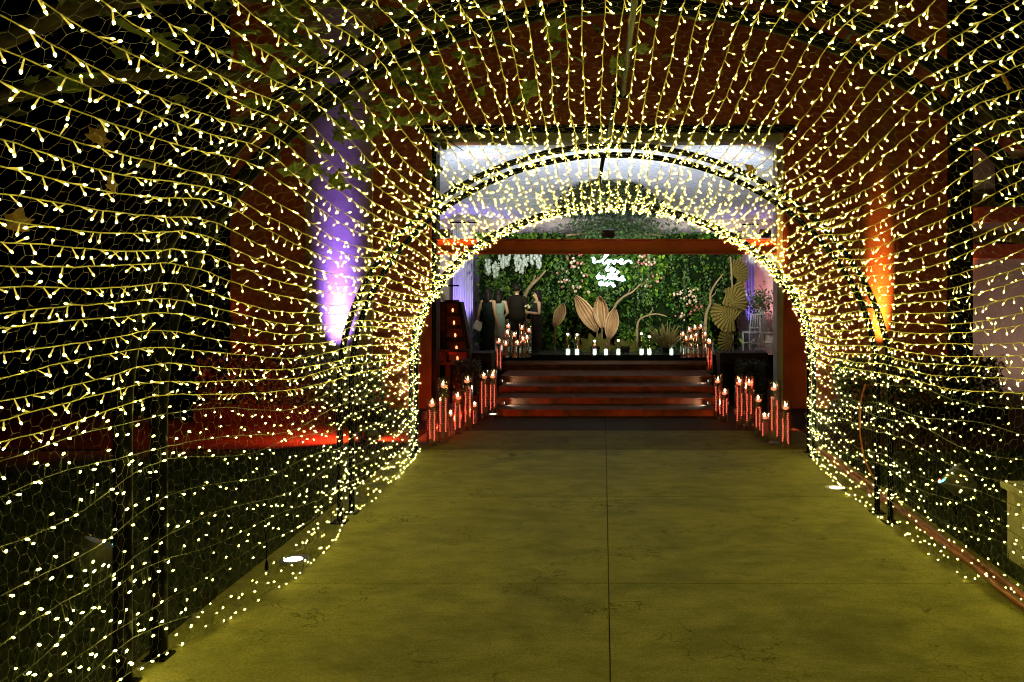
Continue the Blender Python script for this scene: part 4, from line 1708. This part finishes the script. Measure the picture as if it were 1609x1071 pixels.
def person(label, px, d, rz, H, clothes, arms, hair='long', hem=0.10, dress=True, face=True):
    """a standing figure facing -Y before the turn rz; arms = [(elbow, wrist)] for x<0 and x>0, in units of the height"""
    t = thing('person', label, 'person', ((px - 948) * d / F, d, ZS), rz)
    h = H
    m = MB()
    # legs
    for sx in (-1, 1):
        m.tube([(sx * .050 * h, 0, .50 * h), (sx * .052 * h, 0, .40 * h), (sx * .050 * h, -.004 * h, .285 * h), (sx * .050 * h, .008 * h, .20 * h), (sx * .048 * h, .010 * h, .05 * h), (sx * .048 * h, 0.008 * h, .03 * h)],
               [.055 * h, .050 * h, .036 * h, .033 * h, .022 * h, .024 * h], 12)
        m.tube([(sx * .050 * h, .03 * h, .020 * h), (sx * .052 * h, -.03 * h, .020 * h), (sx * .056 * h, -.10 * h, .014 * h)], [.022 * h, .026 * h, .014 * h], 8)
    # trunk
    loft(m, [((0, 0, .46 * h), .085 * h, .06 * h), ((0, 0, .52 * h), .100 * h, .068 * h), ((0, 0, .60 * h), .078 * h, .055 * h), ((0, -.004 * h, .70 * h), .095 * h, .066 * h), ((0, 0, .77 * h), .105 * h, .058 * h),
             ((0, 0, .815 * h), .098 * h, .045 * h), ((0, .005 * h, .835 * h), .05 * h, .036 * h)])
    m.tube([(0, .006 * h, .81 * h), (0, 0, .88 * h)], [.034 * h, .030 * h], 12)
    # head with chin, nose, ears
    m.ball(Vector((0, .004 * h, .935 * h)), .060 * h, 16, 12, s=(.86, 1.0, 1.12))
    m.ball(Vector((0, -.022 * h, .893 * h)), .036 * h, 12, 8, s=(.85, .9, .9))
    m.tube([(0, -.052 * h, .945 * h), (0, -.072 * h, .916 * h), (0, -.058 * h, .910 * h)], [.006 * h, .011 * h, .008 * h], 8)
    for sx in (-1, 1):
        m.ball(Vector((sx * .053 * h, .004 * h, .930 * h)), .013 * h, 8, 6, s=(.5, .8, 1.2))
    # arms and hands with five fingers
    for sx, (el, wr) in zip((-1, 1), arms):
        sh_ = Vector((sx * .105 * h, 0, .800 * h))
        E_ = Vector(el) * h
        W_ = Vector(wr) * h
        m.tube([sh_ + Vector((-sx * .03 * h, 0, 0)), sh_, (sh_ + E_) / 2, E_, E_ * .6 + W_ * .4, W_], [.030 * h, .034 * h, .029 * h, .024 * h, .024 * h, .0165 * h], 12)
        fd = (W_ - E_).normalized()
        side = fd.cross(Vector((0, 1, 0)))
        side = side.normalized() if side.length > .1 else Vector((1, 0, 0))
        nrm = side.cross(fd)
        pk = W_ + fd * .050 * h
        m.tube([W_, W_ + fd * .02 * h, pk], [.016 * h, .021 * h, .020 * h], 10)
        m.tube([W_ + fd * .03 * h + side * .012 * h, W_ + fd * .03 * h - side * .012 * h], .013 * h, 8)
        for k, ln in enumerate((.034, .040, .037, .029)):
            b0 = W_ + fd * .045 * h + side * (.0165 - .011 * k) * h
            m.tube([b0, b0 + (fd * .55 + nrm * .08) * ln * h, b0 + (fd * .9 + nrm * .35) * ln * h], [.0062 * h, .0058 * h, .0045 * h], 6)
        b0 = W_ + fd * .018 * h + side * .016 * h
        m.tube([b0, b0 + (fd * .5 + side * .6) * .026 * h, b0 + (fd * 1.0 + side * .55) * .040 * h], [.0085 * h, .0075 * h, .0055 * h], 6)
    body = m.build('body', M_SKIN, t, smooth=True)
    rm = body.modifiers.new('skin', 'REMESH')
    rm.mode = 'VOXEL'
    rm.voxel_size = 0.0095
    rm.use_smooth_shade = True
    sm = body.modifiers.new('soft', 'SMOOTH')
    sm.factor = 0.5
    sm.iterations = 3
    # eyes, brows and mouth
    for sx in (-1, 1):
        e = MB()
        e.ball(Vector((sx * .022 * h, -.050 * h, .940 * h)), .0075 * h, 8, 6, s=(1.2, .8, .7))
        e.build('eye', M_SHOE, body)
    e = MB()
    e.tube([(-.016 * h, -.050 * h, .893 * h), (0, -.0565 * h, .892 * h), (.016 * h, -.050 * h, .893 * h)], .0045 * h, 6)
    e.build('mouth', mat('lips', (0.40, 0.13, 0.10), 0.5), body)
    # clothes
    m = MB()
    if dress:
        loft(m, [((0, 0, hem * h), .105 * h, .085 * h), ((0, 0, .30 * h), .100 * h, .078 * h), ((0, 0, .45 * h), .112 * h, .080 * h), ((0, 0, .53 * h), .108 * h, .076 * h),
                 ((0, 0, .61 * h), .084 * h, .062 * h), ((0, -.004 * h, .70 * h), .101 * h, .074 * h), ((0, 0, .765 * h), .108 * h, .066 * h), ((0, 0, .80 * h), .100 * h, .056 * h)], 28)
        # light folds in the skirt
        m.v = [(x * (1 + (.05 * math.sin(9 * math.atan2(y, x)) if z < .5 * h else 0)), y * (1 + (.05 * math.sin(9 * math.atan2(y, x)) if z < .5 * h else 0)), z) for (x, y, z) in m.v]
        m.build('dress', clothes, t, smooth=True)
        m = MB()
        m.tube([(.085 * h * math.cos(a), .064 * h * math.sin(a), .615 * h) for a in [2 * PI * k / 20 for k in range(20)]], .006 * h, 6, closed=True)
        m.build('belt', clothes, t, smooth=True)
    else:
        loft(m, [((0, 0, .46 * h), .128 * h, .085 * h), ((0, 0, .55 * h), .120 * h, .080 * h), ((0, 0, .66 * h), .112 * h, .078 * h), ((0, 0, .76 * h), .128 * h, .074 * h), ((0, 0, .81 * h), .118 * h, .058 * h), ((0, 0, .85 * h), .05 * h, .045 * h)], 24)
        for sx, (el, wr) in zip((-1, 1), arms):
            sh_ = Vector((sx * .108 * h, 0, .795 * h))
            m.tube([sh_ + Vector((-sx * .03 * h, 0, 0)), sh_, (sh_ + Vector(el) * h) / 2, Vector(el) * h, Vector(wr) * h], [.040 * h, .045 * h, .038 * h, .034 * h, .027 * h], 12)
        m.build('jacket', clothes, t, smooth=True)
        m = MB()
        for sx in (-1, 1):
            m.tube([(sx * .05 * h, 0, .52 * h), (sx * .053 * h, 0, .40 * h), (sx * .052 * h, 0, .28 * h), (sx * .050 * h, .006 * h, .035 * h)], [.066 * h, .062 * h, .050 * h, .042 * h], 12)
        m.build('trousers', clothes, t, smooth=True)
    for sx in (-1, 1):
        m = MB()
        m.tube([(sx * .049 * h, .035 * h, .022 * h), (sx * .052 * h, -.03 * h, .022 * h), (sx * .056 * h, -.105 * h, .016 * h)], [.027 * h, .031 * h, .019 * h], 10)
        m.build('shoe', M_SHOE, t, smooth=True)
    # hair: cap plus length down the back
    m = MB()
    m.ball(Vector((0, .014 * h, .950 * h)), .066 * h, 16, 12, s=(.92, .98, 1.02))
    if hair == 'long':
        loft(m, [((0, .045 * h, .76 * h), .045 * h, .012 * h), ((0, .050 * h, .82 * h), .058 * h, .026 * h), ((0, .036 * h, .89 * h), .060 * h, .036 * h), ((0, .026 * h, .95 * h), .056 * h, .04 * h)], 16)
        for sx in (-1, 1):
            m.tube([(sx * .048 * h, -.004 * h, .965 * h), (sx * .060 * h, .004 * h, .90 * h), (sx * .055 * h, .02 * h, .82 * h)], [.016 * h, .018 * h, .010 * h], 8)
    hr = m.build('hair', M_HAIR, t, smooth=True)
    rm = hr.modifiers.new('whole', 'REMESH')
    rm.mode = 'VOXEL'
    rm.voxel_size = 0.014
    rm.use_smooth_shade = True
    return t


down = lambda sx, o=0.15: ((sx * o, 0.01, .63), (sx * (o + .02), -.02, .48))
p1 = person('woman in dark green dress holding a white folder beside the violet drape', 767, 19.35, PI * 0.86, 1.52, M_DKGREEN,
            [down(-1, .13), ((.185, -.02, .655), (.235, -.06, .52))], hem=0.06)
person('woman in sage dress seen from behind', 783, 19.7, PI * 1.05, 1.50, M_SAGE, [((-.15, -.03, .63), (-.10, -.13, .56)), ((.15, -.03, .63), (.10, -.13, .56))], hem=0.22)
person('man in brown-black suit standing with his back turned between the guests', 812, 19.75, PI * 0.95, 1.62, M_SUIT,
       [((-.165, -.02, .62), (-.16, -.09, .50)), ((.165, -.02, .62), (.16, -.09, .50))], hair='short', dress=False)
person('woman in charcoal dress facing the suited man with hands raised together', 844, 19.4, -PI * 0.38, 1.48, M_CHARC,
       [((-.15, -.01, .63), (-.055, -.14, .655)), ((.15, -.01, .63), (.05, -.14, .65))], hem=0.05)
# the white folder in her hand
fp = P(751, 511, 19.30)
m = MB()
M_ = Euler((0.1, 0.45, 0.25)).to_matrix().to_4x4()
m.box(-0.105, 0.105, -0.012, 0.012, -0.105, 0.105, c=0.004, M=M_)
o = m.build('white_folder', mat('white_card', (0.88, 0.90, 0.88), 0.6), None, loc=fp)
tag(o, 'square white folder held by the woman in dark green', 'folder')
# posy held by the facing woman
b = P(829, 484, 19.35)
t = thing('flower_posy', 'small yellow-white posy held between the suited man and the facing woman', 'flowers', b)
m = MB()
for k in range(9):
    m.ball(Vector((random.uniform(-.05, .05), random.uniform(-.05, .05), 0.03 + random.uniform(-.02, .04))), 0.024, 6, 4)
m.build('blooms', mat('cream_petal', (0.7, 0.62, 0.35), 0.6), t, smooth=True)
m = MB()
for k in range(4):
    m.tube([(random.uniform(-.02, .02), random.uniform(-.02, .02), 0.02), (0, 0, -0.14)], 0.006, 5)
m.build('stems', M_HEDGE, t)

# ------------------------------------------------------------------ planter, cables by the path
M_CREAM = mat('cream_plaster', (0.52, 0.48, 0.36), 0.8, vary=0.12, scale=6, bump=0.2)
t = thing('cream_planter', 'square cream plaster planter on the lawn beside the red cables', 'planter', (3.76, 6.55, -0.07))
m = MB()
m.box(-0.36, 0.36, -0.36, 0.36, 0, 0.62, c=0.015)
m.build('box', M_CREAM, t)
m = MB()
m.box(-0.40, 0.40, -0.40, 0.40, 0.621, 0.68, c=0.012)
m.build('rim', M_CREAM, t)
r_ = np.random.default_rng(41)
c = r_.normal(0, 1, (1500, 3))
c /= np.linalg.norm(c, axis=1, keepdims=True)
c *= (r_.uniform(.5, 1, (1500, 1)) ** .5) * .30
c[:, 2] += 0.93
v, f = leaves_at(c, 0.05, r_)
t2 = thing('ball_shrub', 'dark clipped ball shrub growing in the cream planter', 'shrub', (3.76, 6.55, -0.07))
tag(link('foliage', raw_mesh('foliage', v, f, [M_HEDGE]), t2), kind='stuff')
m = MB()
m.tube([(0, 0, 0.62), (0.01, 0, 0.95)], 0.02, 6)
m.build('stem', M_BARK, t2)

M_CABLE = mat('orange_red_cable', (0.36, 0.085, 0.03), 0.35, vary=0.3, scale=3)
for k, (dx, lab) in enumerate(((0.0, 'inner red-orange cable lying along the path edge'), (0.065, 'outer red-orange cable lying along the path edge'))):
    pts = []
    for i in range(46):
        y = 2.4 + i * 0.2
        pts.append(Vector((2.945 + dx + 0.018 * math.sin(y * 1.9 + k * 1.4) + 0.012 * math.sin(y * 4.1 + k), y, 0.026)))
    m = MB()
    m.tube(pts, 0.026, 8)
    tag(m.build('cable', M_CABLE, smooth=True), lab, 'cable', 'red-orange cables along the path')
pts = catmull([surf(np.array(1 - 0.128), np.array(8.3)) + np.array([-0.05, 0, 0.02]), surf(np.array(1 - 0.10), np.array(8.35)) + np.array([-0.08, 0, 0]),
               surf(np.array(1 - 0.05), np.array(8.3)) + np.array([-0.04, 0, 0]), (2.93, 8.2, 0.03)], 8)
m = MB()
m.tube([Vector(p) for p in pts], 0.009, 6)
tag(m.build('feeder_cable', M_CABLE, smooth=True), 'thin red feeder cable hanging down the netting to the path', 'cable')
# black cable end with plug by the recessed light
m = MB()
b = P(419, 895, 6.5)
m.tube([Vector((b.x - 0.05, 6.55, 0.42)), Vector((b.x, 6.5, 0.20)), Vector((b.x, 6.5, 0.06))], 0.005, 6)
m.lathe([(0.012, 0.0), (0.016, 0.02), (0.012, 0.06), (0.005, 0.08)], 8, M=Matrix.Translation((b.x, 6.5, 0.0)))
tag(m.build('plug_lead', M_BLACK), 'black plug lead dangling beside the recessed path light', 'cable')

# ------------------------------------------------------------------ tree over the tunnel
M_LEAF = mat('plane_leaf', (0.085, 0.11, 0.02), 0.5, vary=0.25, scale=5, trans=0.3)
M_DRY = mat('dry_leaf', (0.24, 0.13, 0.045), 0.6, vary=0.3, scale=6, trans=0.2)


def leaf_mesh(name, m_):
    prof = [(0, -.02), (.12, .02), (.30, .02), (.50, .12), (.36, .26), (.44, .44), (.58, .62), (.34, .60), (.22, .66), (.14, .84), (0, 1.08)]
    out = prof + [(-x, y) for (x, y) in prof[-2:0:-1]]
    vs = [(0, .35, .04)]
    for (x, y) in out:
        vs.append((x, y - 0.0, -.35 * x * x - .30 * (y - .4) ** 2 + .05 * math.sin(7 * x + 5 * y)))
    n = len(out)
    fs = [(0, 1 + i, 1 + (i + 1) % n) for i in range(n)]
    m = MB()
    m.add(vs, fs)
    m.tube([(0, 0, 0), (0.01, -.30, .05)], .012, 4)
    return m.mesh(name, m_)


tree = thing('plane_tree', 'broad-leaved tree spreading over the tunnel on the violet-lit side', 'tree', (-6.3, 6.6, -0.03))
TB = tree.location
m = MB()
m.tube(catmull([(0, 0, 0), (0.06, 0.05, 1.2), (0.0, 0.1, 2.6), (0.15, 0.0, 3.8)], 5), [.20 - .006 * i for i in range(16)], 10)
m.build('trunk', M_BARK, tree, smooth=True)
limbs = []
for (e1, e2, e3) in (((1.2, -0.6, 4.7), (3.0, -1.2, 5.0), (4.8, -1.4, 4.7)), ((1.0, 0.7, 4.8), (2.6, 1.8, 5.1), (4.2, 2.6, 4.7)), ((0.6, -1.2, 4.5), (1.4, -2.6, 4.6), (2.2, -3.2, 4.3)),
                     ((-0.6, 0.6, 4.9), (-1.4, 1.6, 5.4), (-2.0, 2.6, 5.6)), ((0.9, 1.5, 4.4), (1.5, 3.2, 4.6), (2.4, 4.8, 4.3)), ((2.0, 0.3, 5.1), (4.2, 0.6, 5.5), (6.6, 0.4, 5.0))):
    if e3[0] > 0:
        e1, e2, e3 = (e1[0] + 0.9, e1[1], e1[2]), (e2[0] + 1.7, e2[1], e2[2]), (e3[0] + 1.7, e3[1], e3[2])
    c = catmull([(0.12, 0.0, 3.5), e1, e2, e3], 6)
    m = MB()
    m.tube(c, [.085 - .075 * i / (len(c) - 1) for i in range(len(c))], 7)
    m.build('limb', M_BARK, tree, smooth=True)
    limbs.append(c)
LM = leaf_mesh('leaf', M_LEAF)
r2 = random.Random(99)
nleaf = 0
for k in range(300):
    c = r2.choice(limbs)
    p = Vector(c[r2.randrange(5, len(c))])
    q = p + Vector((r2.gauss(0, .55), r2.gauss(0, .6), r2.gauss(-0.35, .35)))
    if k % 5 < 3:      # sprays resting on the netting
        if k % 2:
            qq_, yy_ = r2.gauss(0.352, 0.035), r2.gauss(5.35, 0.5)
        else:
            qq_, yy_ = r2.uniform(0.28, 0.56), r2.uniform(3.4, 6.2)
        sp_ = Vector(surf(np.array(qq_), np.array(yy_)))
        out_ = Vector((sp_.x - 0.15, 0, sp_.z - 1.5)).normalized()
        q = sp_ + out_ * r2.uniform(0.12, 0.45) - TB
    w = TB + q
    L_, R_, s_, A_ = section(w.y)
    cx, a_ = (L_ + R_) / 2, (R_ - L_) / 2
    u = min(0.98, abs(w.x - cx) / a_)
    zmin = s_ + (A_ - s_) * math.sqrt(1 - u * u) + 0.06
    if k % 5 >= 3 and abs(w.x - cx) < a_ * 1.02 and w.z < zmin:
        q.z += zmin - w.z + r2.uniform(0, 0.25)
    o = link('leaf', LM, tree, q)
    s = r2.uniform(0.11, 0.20)
    o.scale = (s, s, s)
    o.rotation_euler = (r2.gauss(PI if r2.random() < .5 else 0, .5), r2.gauss(0, .5), r2.uniform(0, 2 * PI))
# twigs joining sprays to the limbs
m = MB()
for c in limbs:
    for k in range(5, len(c), 2):
        p = Vector(c[k])
        q = p + Vector((r2.gauss(0, .4), r2.gauss(0, .4), r2.gauss(-.1, .25)))
        w = TB + q
        if abs(w.x - .15) < 2.7 and w.z < 4.1:
            q.z = 4.15
        m.tube([p, (p + q) / 2 + Vector((0, 0, .05)), q], [.014, .009, .004], 4)
tag(m.build('twigs', M_BARK, tree), kind='stuff')

# dry leaves caught in the netting
DM = leaf_mesh('dry_leaf', M_DRY)
for (px, py, d, lab, rot) in ((1186, 271, 7.4, 'golden dry leaf caught in the wire against the white ceiling', (0.9, 0.4, 2.0)),
                              (148, 222, 4.2, 'brown dry leaf caught in the wire high on the violet-lit side', (1.2, 0.6, 0.7)),
                              (178, 300, 4.4, 'orange dry leaf caught in the wire in front of the first hoop', (1.5, 0.3, 1.6)),
                              (22, 362, 3.75, 'curled tan dry leaf hanging near the front of the netting', (1.5, 0.2, 0.3)),
                              (1068, 178, 6.4, 'olive dry leaf lying on the crown wire right of the ridge pole', (0.3, 0.2, 2.4)),
                              (1588, 136, 4.1, 'small yellow leaf caught on a cord high above the orange-lit side', (1.1, 0.1, 1.0)),
                              (720, 215, 7.6, 'dark leaf lying on the wire at the corner of the white ceiling', (0.3, 0.4, 0.4)),
                              (694, 268, 7.7, 'dark curled leaf below the corner of the white ceiling', (0.7, 0.4, 2.4))):
    o = link('fallen_leaf', DM if 'dark' not in lab else LM, None, P(px, py, d))
    s = random.uniform(0.10, 0.135)
    o.scale = (s, s, s)
    o.rotation_euler = rot
    tag(o, lab, 'leaf', 'leaves caught in the netting')
